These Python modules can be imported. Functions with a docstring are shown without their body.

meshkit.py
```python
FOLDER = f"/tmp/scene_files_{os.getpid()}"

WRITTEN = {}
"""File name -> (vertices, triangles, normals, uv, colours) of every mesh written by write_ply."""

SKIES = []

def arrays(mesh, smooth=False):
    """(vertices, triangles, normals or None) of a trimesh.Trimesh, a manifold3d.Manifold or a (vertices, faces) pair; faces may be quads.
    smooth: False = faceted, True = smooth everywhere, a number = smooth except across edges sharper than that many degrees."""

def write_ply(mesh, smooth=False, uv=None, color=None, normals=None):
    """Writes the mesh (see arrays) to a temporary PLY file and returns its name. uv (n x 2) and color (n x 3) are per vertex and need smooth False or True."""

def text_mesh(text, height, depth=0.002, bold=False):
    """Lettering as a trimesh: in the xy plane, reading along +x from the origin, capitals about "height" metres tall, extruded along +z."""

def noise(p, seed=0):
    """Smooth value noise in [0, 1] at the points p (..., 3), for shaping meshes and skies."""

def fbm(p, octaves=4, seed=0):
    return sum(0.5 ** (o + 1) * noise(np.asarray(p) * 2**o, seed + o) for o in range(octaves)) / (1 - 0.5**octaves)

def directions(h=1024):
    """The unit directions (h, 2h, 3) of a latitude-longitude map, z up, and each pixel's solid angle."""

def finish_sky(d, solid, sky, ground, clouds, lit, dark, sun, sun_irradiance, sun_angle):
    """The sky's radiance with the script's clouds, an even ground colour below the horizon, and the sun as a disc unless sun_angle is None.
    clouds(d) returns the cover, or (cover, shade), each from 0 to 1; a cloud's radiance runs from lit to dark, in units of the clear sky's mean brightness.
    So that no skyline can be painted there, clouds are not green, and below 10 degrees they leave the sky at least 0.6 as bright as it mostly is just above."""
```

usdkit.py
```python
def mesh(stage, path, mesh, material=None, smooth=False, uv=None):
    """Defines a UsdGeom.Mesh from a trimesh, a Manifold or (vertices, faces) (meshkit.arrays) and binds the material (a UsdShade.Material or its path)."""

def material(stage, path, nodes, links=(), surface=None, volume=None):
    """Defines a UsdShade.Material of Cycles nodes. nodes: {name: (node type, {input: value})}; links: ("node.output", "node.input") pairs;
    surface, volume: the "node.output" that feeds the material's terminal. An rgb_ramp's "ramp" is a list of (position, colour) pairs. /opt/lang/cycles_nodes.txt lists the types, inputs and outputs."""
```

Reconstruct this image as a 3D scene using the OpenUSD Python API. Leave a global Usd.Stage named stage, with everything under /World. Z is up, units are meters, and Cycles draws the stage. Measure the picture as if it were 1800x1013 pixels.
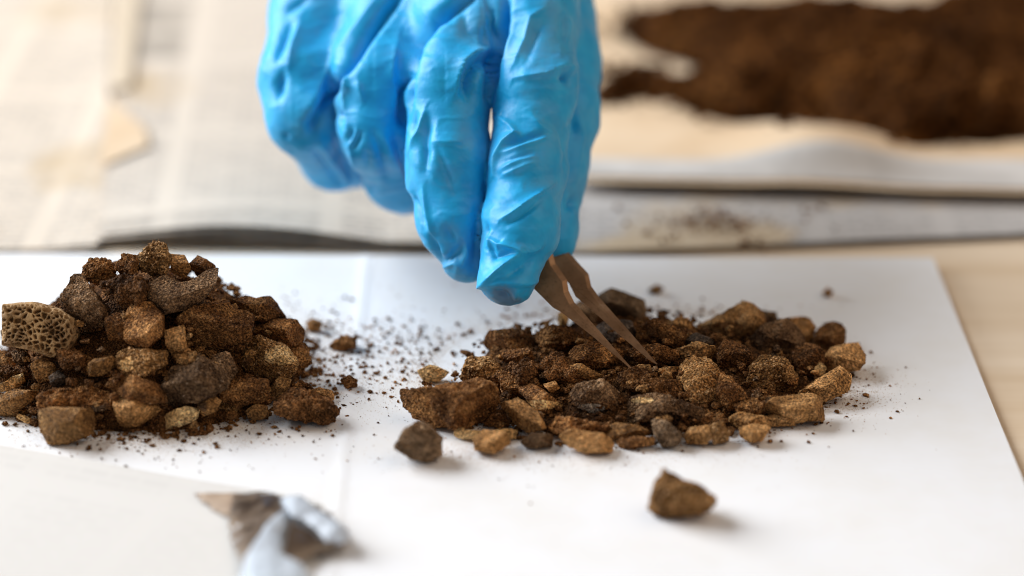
import math, random
import numpy as np
import trimesh
import usdkit
import meshkit
from pxr import Usd, UsdGeom, UsdLux, UsdShade, Gf, Sdf
from scipy.spatial import cKDTree

# ------------------------------------------------------------------ stage, camera, light
stage = Usd.Stage.CreateInMemory()
UsdGeom.SetStageUpAxis(stage, 'Z'); UsdGeom.SetStageMetersPerUnit(stage, 1.0)
UsdGeom.Xform.Define(stage, '/World'); UsdGeom.Scope.Define(stage, '/World/Looks')
PITCH, FPX, HCAM = math.radians(24.0), 5000.0, 296.0        # lengths below in millimetres
EXPOSURE, FOCUS, FSTOP = 0.0, 0.664, 4.3
RIGHT = np.array([1.0, 0, 0]); FWD = np.array([0, math.cos(PITCH), -math.sin(PITCH)]); UP = np.array([0, math.sin(PITCH), math.cos(PITCH)])
CAM = np.array([0, 0, HCAM])
cam = UsdGeom.Camera.Define(stage, '/World/camera')
cam.AddTransformOp().Set(Gf.Matrix4d(*[float(x) for x in (*RIGHT, 0, *UP, 0, *(-FWD), 0, *(CAM * .001), 1)]))
cam.CreateFocalLengthAttr(100.0); cam.CreateHorizontalApertureAttr(36.0); cam.CreateVerticalApertureAttr(20.25)
cam.CreateFStopAttr(FSTOP); cam.CreateFocusDistanceAttr(FOCUS); cam.CreateExposureAttr(EXPOSURE)
cam.CreateClippingRangeAttr(Gf.Vec2f(0.02, 100))

def rect_light(name, pos, target, w, h, power, color):
    l = UsdLux.RectLight.Define(stage, '/World/' + name)
    d = np.array(target, float) - np.array(pos, float); d /= np.linalg.norm(d)
    z = -d; x = np.cross([0, 0, 1.0], z); x /= np.linalg.norm(x); y = np.cross(z, x)
    l.AddTransformOp().Set(Gf.Matrix4d(*[float(v) for v in (*x, 0, *y, 0, *z, 0, *(np.array(pos) * .001), 1)]))
    l.CreateWidthAttr(w); l.CreateHeightAttr(h); l.CreateIntensityAttr(power); l.CreateColorAttr(Gf.Vec3f(*color))
SUBJECT = (0, 640, 30)
rect_light('window_light', (-1200, 1120, 790), SUBJECT, 1.15, 1.1, 13.3, (0.905, 0.95, 1.0))
rect_light('room_light', (900, 500, 1100), SUBJECT, 1.4, 1.4, 1.25, (1.0, 0.76, 0.53))  # added warm fill in place of bounce from the room
dome = UsdLux.DomeLight.Define(stage, '/World/room_glow')
dome.CreateIntensityAttr(0.06); dome.CreateColorAttr(Gf.Vec3f(0.97, 0.97, 1.0))

# ------------------------------------------------------------------ helpers
def ray(px, py):
    d = RIGHT * ((px - 900) / FPX) - UP * ((py - 506.5) / FPX) + FWD
    return d                                                  # unit depth along the axis
def at(px, py, z=0.0):
    d = ray(px, py); return CAM + d * ((z - CAM[2]) / d[2])
def atd(px, py, depth): return CAM + ray(px, py) * depth
def proj(P):
    q = np.asarray(P) - CAM; d = q @ FWD
    return 900 + FPX * (q @ RIGHT) / d, 506.5 - FPX * (q @ UP) / d, d

used = {}
def path_for(name, parent=None):
    base = (str(parent.GetPath()) if parent else '/World') + '/' + name
    n = used.get(base, 0); used[base] = n + 1
    return base if n == 0 else f'{base}_{n:03d}'
def tag(prim, label=None, cat=None, group=None, kind=None):
    for k, v in (('label', label), ('category', cat), ('group', group), ('kind', kind)):
        if v: prim.SetCustomDataByKey(k, v)
    return prim
def obj(name, mesh, mat, parent=None, smooth=False):
    v, f = (mesh.vertices, mesh.faces) if hasattr(mesh, 'vertices') else mesh
    m = usdkit.mesh(stage, path_for(name, parent), (np.asarray(v) * .001, np.asarray(f)), mat, smooth=smooth)
    return m.GetPrim()
def thing(name, label, cat, group=None):
    return tag(UsdGeom.Xform.Define(stage, path_for(name)).GetPrim(), label, cat, group)

# ------------------------------------------------------------------ materials
def M(name, nodes, links, surface): return usdkit.material(stage, '/World/Looks/' + name, nodes, links, surface=surface)
def gritty(name, dark, mid, light, rough=0.85, grain=1900., patch=170., bump=1.0, bdist=0.0011, speck=0.65, spec=0.12):
    """Earthy material: broad patches, fine grain, light mineral specks."""
    return M(name, {
        'geo': ('geometry', {}), 'oi': ('object_info', {}),
        'n1': ('noise_texture', {'scale': patch, 'detail': 4.0, 'roughness': 0.6}),
        'n2': ('noise_texture', {'scale': grain, 'detail': 3.0, 'roughness': 0.7}),
        'vo': ('voronoi_texture', {'scale': grain * 1.1, 'feature': 'f1'}),
        'r1': ('rgb_ramp', {'ramp': [(0.30, dark), (0.5, mid), (0.68, light)]}),
        'r2': ('rgb_ramp', {'ramp': [(0.37, (0.25, 0.22, 0.20)), (0.5, (0.9, 0.9, 0.9)), (0.62, (2.0, 1.95, 1.85))]}),
        'mu': ('mix_color', {'blend_type': 'multiply', 'fac': 1.0, 'use_clamp': False}),
        'vr': ('map_range', {'from_min': 0.0, 'from_max': 1.0, 'to_min': 0.72, 'to_max': 1.3}),
        'mv': ('mix_color', {'blend_type': 'multiply', 'fac': 1.0, 'use_clamp': False}),
        'sp': ('rgb_ramp', {'ramp': [(speck, (0, 0, 0)), (speck + 0.07, (1, 1, 1))]}),
        'n3': ('noise_texture', {'scale': grain * 0.8, 'detail': 2.0}),
        'ms': ('mix_color', {'blend_type': 'mix', 'b': tuple(min(1, c * 1.25 + 0.08) for c in light)}),
        'ad': ('math', {'math_type': 'multiply_add', 'value2': 0.8}),
        'bp': ('bump', {'strength': bump, 'distance': bdist}),
        'p': ('principled_bsdf', {'roughness': rough, 'specular_ior_level': spec, 'diffuse_roughness': 0.6})},
        [('geo.position', 'n1.vector'), ('geo.position', 'n2.vector'), ('geo.position', 'vo.vector'), ('geo.position', 'n3.vector'),
         ('n1.fac', 'r1.fac'), ('n2.fac', 'r2.fac'), ('r1.color', 'mu.a'), ('r2.color', 'mu.b'),
         ('oi.random', 'vr.value'), ('mu.result', 'mv.a'), ('vr.result', 'mv.b'), ('n3.fac', 'sp.fac'), ('mv.result', 'ms.a'), ('sp.color', 'ms.fac'),
         ('ms.result', 'p.base_color'), ('n2.fac', 'ad.value1'), ('vo.distance', 'ad.value3'), ('ad.value', 'bp.height'), ('bp.normal', 'p.normal')], 'p.BSDF')
LOOK = {
    'soil': gritty('brown_soil_crust', (0.086, 0.034, 0.0118), (0.246, 0.108, 0.0353), (0.499, 0.250, 0.0902)),
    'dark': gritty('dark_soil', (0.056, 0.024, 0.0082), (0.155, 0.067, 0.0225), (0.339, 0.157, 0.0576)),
    'tan': gritty('tan_bone', (0.151, 0.069, 0.0206), (0.342, 0.176, 0.0617), (0.548, 0.317, 0.1323), rough=0.7, bump=0.4, speck=0.70),
    'gold': gritty('golden_grit', (0.119, 0.052, 0.0147), (0.332, 0.168, 0.0588), (0.662, 0.386, 0.1633), speck=0.60, bump=0.9),
    'grey': gritty('grey_brown_grit', (0.075, 0.037, 0.0177), (0.191, 0.107, 0.0530), (0.388, 0.236, 0.1264)),
    'stone': gritty('grey_stone', (0.081, 0.047, 0.0248), (0.208, 0.128, 0.0704), (0.440, 0.291, 0.1739)),
    'blue': gritty('dark_grey_stone', (0.032, 0.022, 0.0151), (0.096, 0.067, 0.0473), (0.248, 0.180, 0.1323), rough=0.6, bump=0.5),
    'pale': gritty('pale_bone', (0.338, 0.186, 0.0690), (0.611, 0.384, 0.1610), (0.850, 0.640, 0.3450), rough=0.65, bump=0.3, speck=0.72),
    'white': gritty('white_mineral', (0.40, 0.34, 0.27), (0.62, 0.56, 0.48), (0.80, 0.76, 0.70), rough=0.7, bump=0.4, speck=0.72),
}
m_sponge = M('spongy_bone', {
    'geo': ('geometry', {}), 'n': ('noise_texture', {'scale': 300.0, 'detail': 2.0}),
    'mp': ('mix_vector', {'fac': 0.0012, 'use_clamp': False}),
    'n1': ('noise_texture', {'scale': 160.0, 'detail': 3.0}),
    'r': ('rgb_ramp', {'ramp': [(0.35, (0.19, 0.10, 0.040)), (0.65, (0.47, 0.29, 0.13))]}),
    'p': ('principled_bsdf', {'roughness': 0.7, 'specular_ior_level': 0.3})},
    [('geo.position', 'n1.vector'), ('n1.fac', 'r.fac'), ('r.color', 'p.base_color')], 'p.BSDF')

m_paper = M('white_paper', {
    'geo': ('geometry', {}), 'n': ('noise_texture', {'scale': 45.0, 'detail': 5.0, 'roughness': 0.6}), 'n2': ('noise_texture', {'scale': 2500.0, 'detail': 2.0}),
    'r': ('rgb_ramp', {'ramp': [(0.40, (0.80, 0.80, 0.81)), (0.72, (0.77, 0.755, 0.735))]}),
    'b': ('bump', {'strength': 0.08, 'distance': 0.0001}), 'p': ('principled_bsdf', {'roughness': 0.75, 'specular_ior_level': 0.25})},
    [('geo.position', 'n.vector'), ('geo.position', 'n2.vector'), ('n.fac', 'r.fac'), ('r.color', 'p.base_color'), ('n2.fac', 'b.height'), ('b.normal', 'p.normal')], 'p.BSDF')

def newsprint(name, base, ink, rot=0.0, col=0.034, offset=(0, 0, 0), ink_amount=0.5, picture=0.60, stain=(0.52, 0.38, 0.22), stain_at=0.60):
    """Printed page: rows of small words in columns with pale gutters, some solid picture blocks, a few tan stains."""
    return M(name, {
        'geo': ('geometry', {}), 'mp': ('mapping', {'rotation': (0, 0, rot), 'location': offset}),
        'words': ('brick_texture', {'scale': 1.0, 'brick_width': 0.0075, 'row_height': 0.0032, 'mortar_size': 0.0006, 'mortar_smooth': 0.2, 'offset': 0.37,
                                    'color1': (1, 1, 1), 'color2': (0.35, 0.35, 0.35), 'mortar': (0, 0, 0)}),
        'cols': ('brick_texture', {'scale': 1.0, 'brick_width': col, 'row_height': 0.062, 'mortar_size': 0.0028, 'mortar_smooth': 0.0, 'offset': 0.0,
                                   'color1': (1, 1, 1), 'color2': (0.7, 0.7, 0.7), 'mortar': (0, 0, 0)}),
        'pics': ('brick_texture', {'scale': 1.0, 'brick_width': col * 2, 'row_height': 0.062, 'mortar_size': 0.004, 'offset': 0.5,
                                   'color1': (0, 0, 0), 'color2': (1, 1, 1), 'mortar': (0, 0, 0), 'bias': -0.25}),
        'pt': ('rgb_ramp', {'ramp': [(picture, (0, 0, 0)), (picture + 0.05, (1, 1, 1))]}),
        'pn': ('noise_texture', {'scale': 60.0, 'detail': 4.0}),
        'pc': ('rgb_ramp', {'ramp': [(0.35, tuple(c * 0.45 for c in base)), (0.65, tuple(c * 0.9 for c in base))]}),
        'mm': ('mix_color', {'blend_type': 'multiply', 'fac': 1.0}),
        'am': ('math', {'math_type': 'multiply', 'value2': ink_amount}),
        'bw': ('rgb_to_bw', {}),
        'm1': ('mix_color', {'a': base, 'b': ink}),
        'm2': ('mix_color', {}),
        'sn': ('noise_texture', {'scale': 11.0, 'detail': 4.0, 'roughness': 0.55}),
        'sr': ('rgb_ramp', {'ramp': [(stain_at, (0, 0, 0)), (stain_at + 0.08, (1, 1, 1))]}),
        'sm': ('math', {'math_type': 'multiply', 'value2': 0.7}), 'sb': ('rgb_to_bw', {}),
        'm3': ('mix_color', {'b': stain}),
        'p': ('principled_bsdf', {'roughness': 0.8, 'specular_ior_level': 0.2})},
        [('geo.position', 'mp.vector'), ('mp.vector', 'words.vector'), ('mp.vector', 'cols.vector'), ('mp.vector', 'pics.vector'), ('mp.vector', 'pn.vector'), ('mp.vector', 'sn.vector'),
         ('words.color', 'mm.a'), ('cols.color', 'mm.b'), ('mm.result', 'bw.color'), ('bw.val', 'am.value1'), ('am.value', 'm1.fac'),
         ('pics.color', 'pt.fac'), ('pn.fac', 'pc.fac'), ('m1.result', 'm2.a'), ('pc.color', 'm2.b'), ('pt.color', 'm2.fac'),
         ('sn.fac', 'sr.fac'), ('sr.color', 'sb.color'), ('sb.val', 'sm.value1'), ('m2.result', 'm3.a'), ('sm.value', 'm3.fac'), ('m3.result', 'p.base_color')], 'p.BSDF')
m_news_a = newsprint('newsprint_cream', (0.70, 0.60, 0.49), (0.30, 0.27, 0.24), rot=0.03, offset=(0.012, 0.0, 0), ink_amount=0.8, picture=0.47)
m_news_b = newsprint('newsprint_grey', (0.66, 0.575, 0.48), (0.29, 0.255, 0.23), rot=-0.04, offset=(0.02, 0.03, 0), col=0.045, ink_amount=0.7, picture=0.47)
m_news_c = newsprint('newsprint_white', (0.67, 0.645, 0.61), (0.47, 0.45, 0.43), rot=0.35, offset=(0.02, 0.01, 0), ink_amount=0.16, picture=2.0, stain_at=0.9)
m_news_d = newsprint('newsprint_blue_grey', (0.50, 0.475, 0.455), (0.22, 0.205, 0.20), rot=0.02, offset=(0.0, 0.02, 0), ink_amount=0.6, picture=0.7, stain=(0.56, 0.42, 0.25), stain_at=0.55)
def plain(name, c1, c2, scale, rough=0.6, stretch=(1, 1, 1), spec=0.3):
    return M(name, {'geo': ('geometry', {}), 'mp': ('mapping', {'scale': stretch}), 'n': ('noise_texture', {'scale': scale, 'detail': 5.0, 'roughness': 0.6}),
                    'r': ('rgb_ramp', {'ramp': [(0.35, c1), (0.65, c2)]}), 'p': ('principled_bsdf', {'roughness': rough, 'specular_ior_level': spec})},
             [('geo.position', 'mp.vector'), ('mp.vector', 'n.vector'), ('n.fac', 'r.fac'), ('r.color', 'p.base_color')], 'p.BSDF')
m_table = plain('pale_wood', (0.70, 0.54, 0.37), (0.82, 0.68, 0.52), 9.0, 0.5, (0.35, 6, 1))
m_sheet = plain('tan_sheet', (0.62, 0.44, 0.27), (0.76, 0.60, 0.43), 14.0, 0.7)
m_heap = gritty('peaty_soil', (0.026, 0.009, 0.002), (0.062, 0.022, 0.005), (0.12, 0.046, 0.011), grain=420., patch=40., bump=0.8, bdist=0.0015, spec=0.03, speck=0.75)
m_metal = M('bronze_metal', {
    'geo': ('geometry', {}), 'n': ('noise_texture', {'scale': 1500.0, 'detail': 3.0, 'roughness': 0.6}), 'n2': ('noise_texture', {'scale': 130.0, 'detail': 3.0}),
    'r': ('rgb_ramp', {'ramp': [(0.35, (0.20, 0.105, 0.050)), (0.6, (0.30, 0.17, 0.09)), (0.75, (0.48, 0.33, 0.20))]}),
    'rr': ('map_range', {'from_min': 0.3, 'from_max': 0.7, 'to_min': 0.30, 'to_max': 0.46}),
    'b': ('bump', {'strength': 0.10, 'distance': 0.00008}), 'p': ('principled_bsdf', {'metallic': 0.8, 'roughness': 0.36})},
    [('geo.position', 'n.vector'), ('geo.position', 'n2.vector'), ('n2.fac', 'r.fac'), ('r.color', 'p.base_color'), ('n.fac', 'rr.value'), ('rr.result', 'p.roughness'),
     ('n.fac', 'b.height'), ('b.normal', 'p.normal')], 'p.BSDF')
m_glove = M('blue_nitrile', {
    'geo': ('geometry', {}), 'n': ('noise_texture', {'scale': 1300.0, 'detail': 3.0, 'roughness': 0.6}), 'n2': ('noise_texture', {'scale': 55.0, 'detail': 5.0, 'roughness': 0.62}),
    'n3': ('noise_texture', {'scale': 240.0, 'detail': 3.0}),
    'dust': ('rgb_ramp', {'ramp': [(0.50, (0, 0, 0)), (0.78, (0.28, 0.28, 0.28))]}),
    'base': ('rgb_ramp', {'ramp': [(0.35, (0.001, 0.325, 0.68)), (0.65, (0.004, 0.385, 0.75))]}),
    'mx': ('mix_color', {'b': (0.30, 0.36, 0.38)}),
    'sd': ('vector_math', {'math_type': 'distance', 'vector2': tuple(float(q) * .001 for q in atd(886, 528, 663))}), 'sn': ('noise_texture', {'scale': 420.0, 'detail': 3.0}),
    'sa': ('math', {'math_type': 'multiply_add', 'value2': 0.006}), 'sr': ('map_range', {'from_min': 0.0052, 'from_max': 0.0082, 'to_min': 0.5, 'to_max': 0.0, 'clamp': True}),
    'ms': ('mix_color', {'b': (0.17, 0.075, 0.03)}),
    'db': ('rgb_to_bw', {}), 'ad': ('math', {'math_type': 'multiply_add', 'value2': 0.6}),
    'b': ('bump', {'strength': 0.35, 'distance': 0.0003}),
    'p': ('principled_bsdf', {'roughness': 0.47, 'specular_ior_level': 0.42, 'sheen_weight': 0.10, 'sheen_roughness': 0.45, 'sheen_tint': (0.8, 0.92, 1.0)})},
    [('geo.position', 'n.vector'), ('geo.position', 'n2.vector'), ('geo.position', 'n3.vector'), ('n2.fac', 'dust.fac'), ('n3.fac', 'base.fac'), ('base.color', 'mx.a'),
     ('dust.color', 'db.color'), ('db.val', 'mx.fac'), ('mx.result', 'ms.a'), ('geo.position', 'sd.vector1'), ('geo.position', 'sn.vector'), ('sn.fac', 'sa.value1'), ('sd.value', 'sa.value3'), ('sa.value', 'sr.value'), ('sr.result', 'ms.fac'), ('ms.result', 'p.base_color'), ('n.fac', 'ad.value1'), ('n3.fac', 'ad.value3'), ('ad.value', 'b.height'), ('b.normal', 'p.normal')], 'p.BSDF')
m_film_highlight = M('white_film_highlight', {'p': ('principled_bsdf', {'base_color': (0.82, 0.89, 0.98), 'roughness': 0.35, 'specular_ior_level': 0.5}),  # milky white, painting the bright highlights of the clear bag into the colour
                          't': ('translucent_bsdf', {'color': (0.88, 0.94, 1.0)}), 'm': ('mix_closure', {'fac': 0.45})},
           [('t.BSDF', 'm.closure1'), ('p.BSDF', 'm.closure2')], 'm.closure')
m_bagsoil = plain('bagged_soil', (0.28, 0.195, 0.135), (0.43, 0.32, 0.23), 90.0, 0.6, spec=0.2)

# ------------------------------------------------------------------ table, sheets and papers
def sheet(corners, nu, nv, height, thick=0.12):
    """Thin closed sheet over the quad corners (a, b, c, d) in the plane; height(u, v, x, y) lifts it."""
    a, b, c, d = [np.array(q, float)[:2] for q in corners]
    u, v = np.meshgrid(np.linspace(0, 1, nu), np.linspace(0, 1, nv))
    P = (1 - u)[..., None] * ((1 - v)[..., None] * a + v[..., None] * d) + u[..., None] * ((1 - v)[..., None] * b + v[..., None] * c)
    z = height(u, v, P[..., 0], P[..., 1])
    top = np.dstack([P, z + thick]).reshape(-1, 3); bot = np.dstack([P, z]).reshape(-1, 3)
    n = nu * nv; idx = np.arange(n).reshape(nv, nu)
    q = np.stack([idx[:-1, :-1], idx[:-1, 1:], idx[1:, 1:], idx[1:, :-1]], -1).reshape(-1, 4)
    f = np.vstack([q[:, [0, 1, 2]], q[:, [0, 2, 3]]])
    rim = np.concatenate([idx[0, :-1], idx[:-1, -1], idx[-1, :0:-1], idx[:0:-1, 0]])
    nx = np.roll(rim, -1)
    s = np.vstack([np.stack([rim, rim + n, nx], 1), np.stack([nx, rim + n, nx + n], 1)])
    return np.vstack([top, bot]), np.vstack([f, f[:, ::-1] + n, s])
from scipy import sparse
def relax(m, n):
    f = m.faces; k = len(m.vertices); e = np.vstack([f[:, [0, 1]], f[:, [1, 2]], f[:, [2, 0]]]); e = np.vstack([e, e[:, ::-1]])
    A = sparse.csr_matrix((np.ones(len(e)), (e[:, 0], e[:, 1])), shape=(k, k)); A.data[:] = 1; W = sparse.diags(1 / np.maximum(np.asarray(A.sum(1)).ravel(), 1)) @ A
    v = np.array(m.vertices)
    for _ in range(n):
        v = v + 0.5 * (W @ v - v); v = v - 0.53 * (W @ v - v)
    return trimesh.Trimesh(v, f, process=False)
def fb(x, y, s, seed, o=3): return meshkit.fbm(np.stack([x / s, y / s, np.zeros_like(x) + 3.3], -1), o, seed) - 0.5
def cornersz(pts, z=0): return [at(x, y, z) for x, y in pts]

table = trimesh.creation.box((3200, 2400, 30)); table.apply_translation((0, 900, -17.0))
tag(obj('table', table, m_table), 'pale wooden table top under all the papers', 'table', kind='structure')

fold_x = at(645, 450)[0]
def paper_h(u, v, x, y):
    return 0.28 * np.exp(-((x - fold_x - 0.0) / 1.2) ** 2) + 0.35 * (fb(x, y, 60, 5) + 0.5) + 0.0
bl, br = at(-330, 446), at(1640, 455); fr = at(1800, 850); fr = br + (fr - br) * (210 / np.linalg.norm(fr - br)); fl = bl + (fr - br)
sheet_paper = sheet([fl, fr, br, bl], 260, 120, paper_h, 0.1)
tag(obj('white_paper', sheet_paper, m_paper, smooth=40), 'large white sheet of paper with a centre fold, both heaps on it', 'paper')
PAPER_Z = 0.3

def newspaper(label, mat, corners, pages, gap, hfun, z0, group=None, name='newspaper', nu=90, nv=60):
    t = thing(name, label, 'newspaper', group)
    for k in range(pages):
        rnd = np.random.default_rng(100 + k)
        cs = [np.array(c) + np.array([*rnd.uniform(-1.5, 1.5, 2), 0]) for c in corners]
        obj('page', sheet(cs, nu, nv, lambda u, v, x, y, k=k: z0 + k * gap * (0.6 + 0.4 * k / max(1, pages - 1)) + hfun(u, v, x, y) * (0.4 + 0.6 * (k + 1) / pages), 0.09), mat, t, smooth=40)
    return t
# far left page
newspaper('cream newspaper with grey text columns in the back left corner', m_news_a, cornersz([(-420, 452), (168, 441), (225, -260), (-420, -260)], -1.4), 2, 0.35,
          lambda u, v, x, y: 0.4 + 0.9 * np.clip(u - 0.85, 0, 1) / 0.15 + 1.2 * (fb(x, y, 90, 8) + 0.5), -1.9)
# stack behind the hand, its front edge lifting
newspaper('thick greyish newspaper behind the gloved hand, its front edge curling up', m_news_b, cornersz([(172, 432), (1000, 446), (1010, -260), (262, -260)], -1.4), 5, 0.55,
          lambda u, v, x, y: 0.3 + 3.4 * np.exp(-(v / 0.10) ** 2) * np.clip(np.sin(np.clip((u - 0.0) / 0.62, 0, 1) * math.pi), 0, 1) ** 1.2 + 1.4 * (fb(x, y, 80, 21) + 0.5), -1.8)
# right: grey pages under the soil sheet
newspaper('blue grey newspaper to the right of the hand, sprinkled with soil', m_news_d, cornersz([(930, 456), (2050, 405), (2050, 250), (950, 270)], -1.4), 3, 0.4,
          lambda u, v, x, y: 0.3 + 1.2 * (fb(x, y, 50, 33) + 0.5), -1.8)

def hump(u, v, x, y):
    e = np.exp(-(v / 0.12) ** 2)
    return 0.6 + e * 2.4 + 7.5 * np.exp(-((u - 0.40) / 0.12) ** 2) * np.exp(-((v - 0.065) / 0.045) ** 2) + 1.2 * (fb(x, y, 50, 44) + 0.5)
sp = cornersz([(1000, 322), (2100, 352), (2250, -330), (980, -330)], 3)
tag(obj('tan_sheet', sheet(sp, 160, 100, hump, 0.12), m_sheet, smooth=40), 'tan sheet with a humped front edge carrying the dark soil', 'sheet')
sp2 = cornersz([(1008, 316), (2100, 347), (2110, 285), (1015, 275)], 3)
tag(obj('grey_page', sheet(sp2, 160, 30, lambda u, v, x, y: hump(u, v * 0.092 + 0.004, x, y) + 0.6 , 0.12), plain('grey_page_print', (0.49, 0.46, 0.43), (0.62, 0.585, 0.55), 60.0, 0.7, (1, 1, 1)), smooth=40),
    'grey page strip along the humped edge of the tan sheet', 'page')

tag(obj('paper_scrap', sheet(cornersz([(178, 306), (262, 272), (256, 240), (192, 186)], 0), 12, 12, lambda u, v, x, y: 2.4 + 0.3 * u, 0.1), m_sheet), 'small tan sheet added for the table top seen between the cream and greyish newspapers', 'table gap')  # tan sheet added for the bare table showing between the newspapers
tag(obj('paper_strip', sheet(cornersz([(196, 168), (228, 168), (252, -60), (214, -60)], 0), 12, 12, lambda u, v, x, y: 2.6 + 0.3 * u, 0.1), plain('table_gap_tan', (0.60, 0.49, 0.36), (0.68, 0.57, 0.43), 40.0)), 'narrow tan sheet added for the table top seen running back between the two newspapers', 'paper strip')  # second added sheet, for the table showing further back in the gap
# front left page
newspaper('off-white newspaper corner in the blurred front left', m_news_c, [at(-300, 1300), at(470, 1350), at(562, 901), at(-300, 748)], 2, 0.25,
          lambda u, v, x, y: 0.5 + 0.9 * np.exp(-((1 - v) / 0.05) ** 2) + 0.8 * (fb(x, y, 60, 52) + 0.5), 0.35, nu=60, nv=60)

# ------------------------------------------------------------------ dark soil heap at the back
from shapely.geometry import Polygon, Point
import shapely
def soil_mound(name, outline, z0, peak, edge, mat, label, cell=1.1, seed=3, rough=4.5):
    poly = Polygon([tuple(at(x, y, z0)[:2]) for x, y in outline]).buffer(0)
    x0, y0, x1, y1 = poly.bounds
    X, Y = np.meshgrid(np.arange(x0 - 3, x1 + 3, cell), np.arange(y0 - 3, y1 + 3, cell))
    P = np.stack([X.ravel(), Y.ravel()], 1)
    inside = shapely.contains_xy(poly, P[:, 0], P[:, 1])
    dist = shapely.distance(shapely.points(P), poly.boundary) * np.where(inside, 1, -1)
    dist = dist.reshape(X.shape) + 6 * fb(X, Y, 14, seed)
    h = peak * (1 - np.exp(-np.clip(dist, 0, None) / edge))
    h = h + np.clip(h / 3, 0, 1) * (rough * 2 * fb(X, Y, 9, seed + 1) + rough * fb(X, Y, 3.2, seed + 2))
    Z = np.where(dist > 0, z0 + np.clip(h, 0.0, None), z0 - 0.8)
    n = X.shape; idx = np.arange(X.size).reshape(n)
    q = np.stack([idx[:-1, :-1], idx[:-1, 1:], idx[1:, 1:], idx[1:, :-1]], -1).reshape(-1, 4)
    keep = (dist.ravel()[q] > -2.5).any(1); q = q[keep]
    f = np.vstack([q[:, [0, 1, 2]], q[:, [0, 2, 3]]])
    v = np.stack([X.ravel(), Y.ravel(), Z.ravel()], 1)
    m = trimesh.Trimesh(v, f, process=False); m.remove_unreferenced_vertices()
    return tag(obj(name, m, mat, smooth=True), label, 'soil', kind='stuff')
soil_mound('soil_heap', [(1100, 45), (1180, 28), (1350, 18), (1500, 12), (1590, 28), (1700, -10), (1900, -40), (2150, -40), (2150, 215), (1930, 225), (1800, 232), (1700, 245), (1600, 262),
                         (1510, 245), (1445, 208), (1360, 203), (1290, 207), (1225, 188), (1195, 168), (1130, 160), (1062, 172), (1055, 160), (1115, 122), (1195, 142), (1250, 142), (1248, 112), (1185, 92), (1130, 70)],
           3.5, 11.0, 9.0, m_heap, 'broad dark brown heap of loose soil in the blurred back right')

# ------------------------------------------------------------------ stones and fragments
ICO = {k: trimesh.creation.icosphere(subdivisions=k) for k in (1, 2, 3, 4, 5, 6)}
LC, RC = at(268, 650), at(1105, 655)
def h_left(x, y):
    r = np.sqrt(((x - LC[0]) / 43) ** 2 + ((y - LC[1]) / 40) ** 2)
    return 34 * np.clip(1 - r ** 1.7, 0, 1)
def h_right(x, y):
    r2 = ((x - RC[0]) / 57) ** 2 + ((y - RC[1]) / 42) ** 2
    return 11 * np.clip(1 - r2, 0, 1) ** 0.75
def hit(px, py, hf, sink=0.0):
    """First point where the line of sight meets the heap."""
    d = ray(px, py); t = np.linspace(520, 800, 1200); P = CAM + t[:, None] * d
    gap = P[:, 2] - PAPER_Z - (hf(P[:, 0], P[:, 1]) - sink if hf else 0)
    if hf:
        ok = P[:, 1] < (LC if hf is h_left else RC)[1] + (16 if hf is h_left else 48)
        if not (gap[ok] <= 0).any(): return t[ok][np.argmin(gap[ok])]
    return t[int(np.argmax(gap <= 0))]

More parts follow.
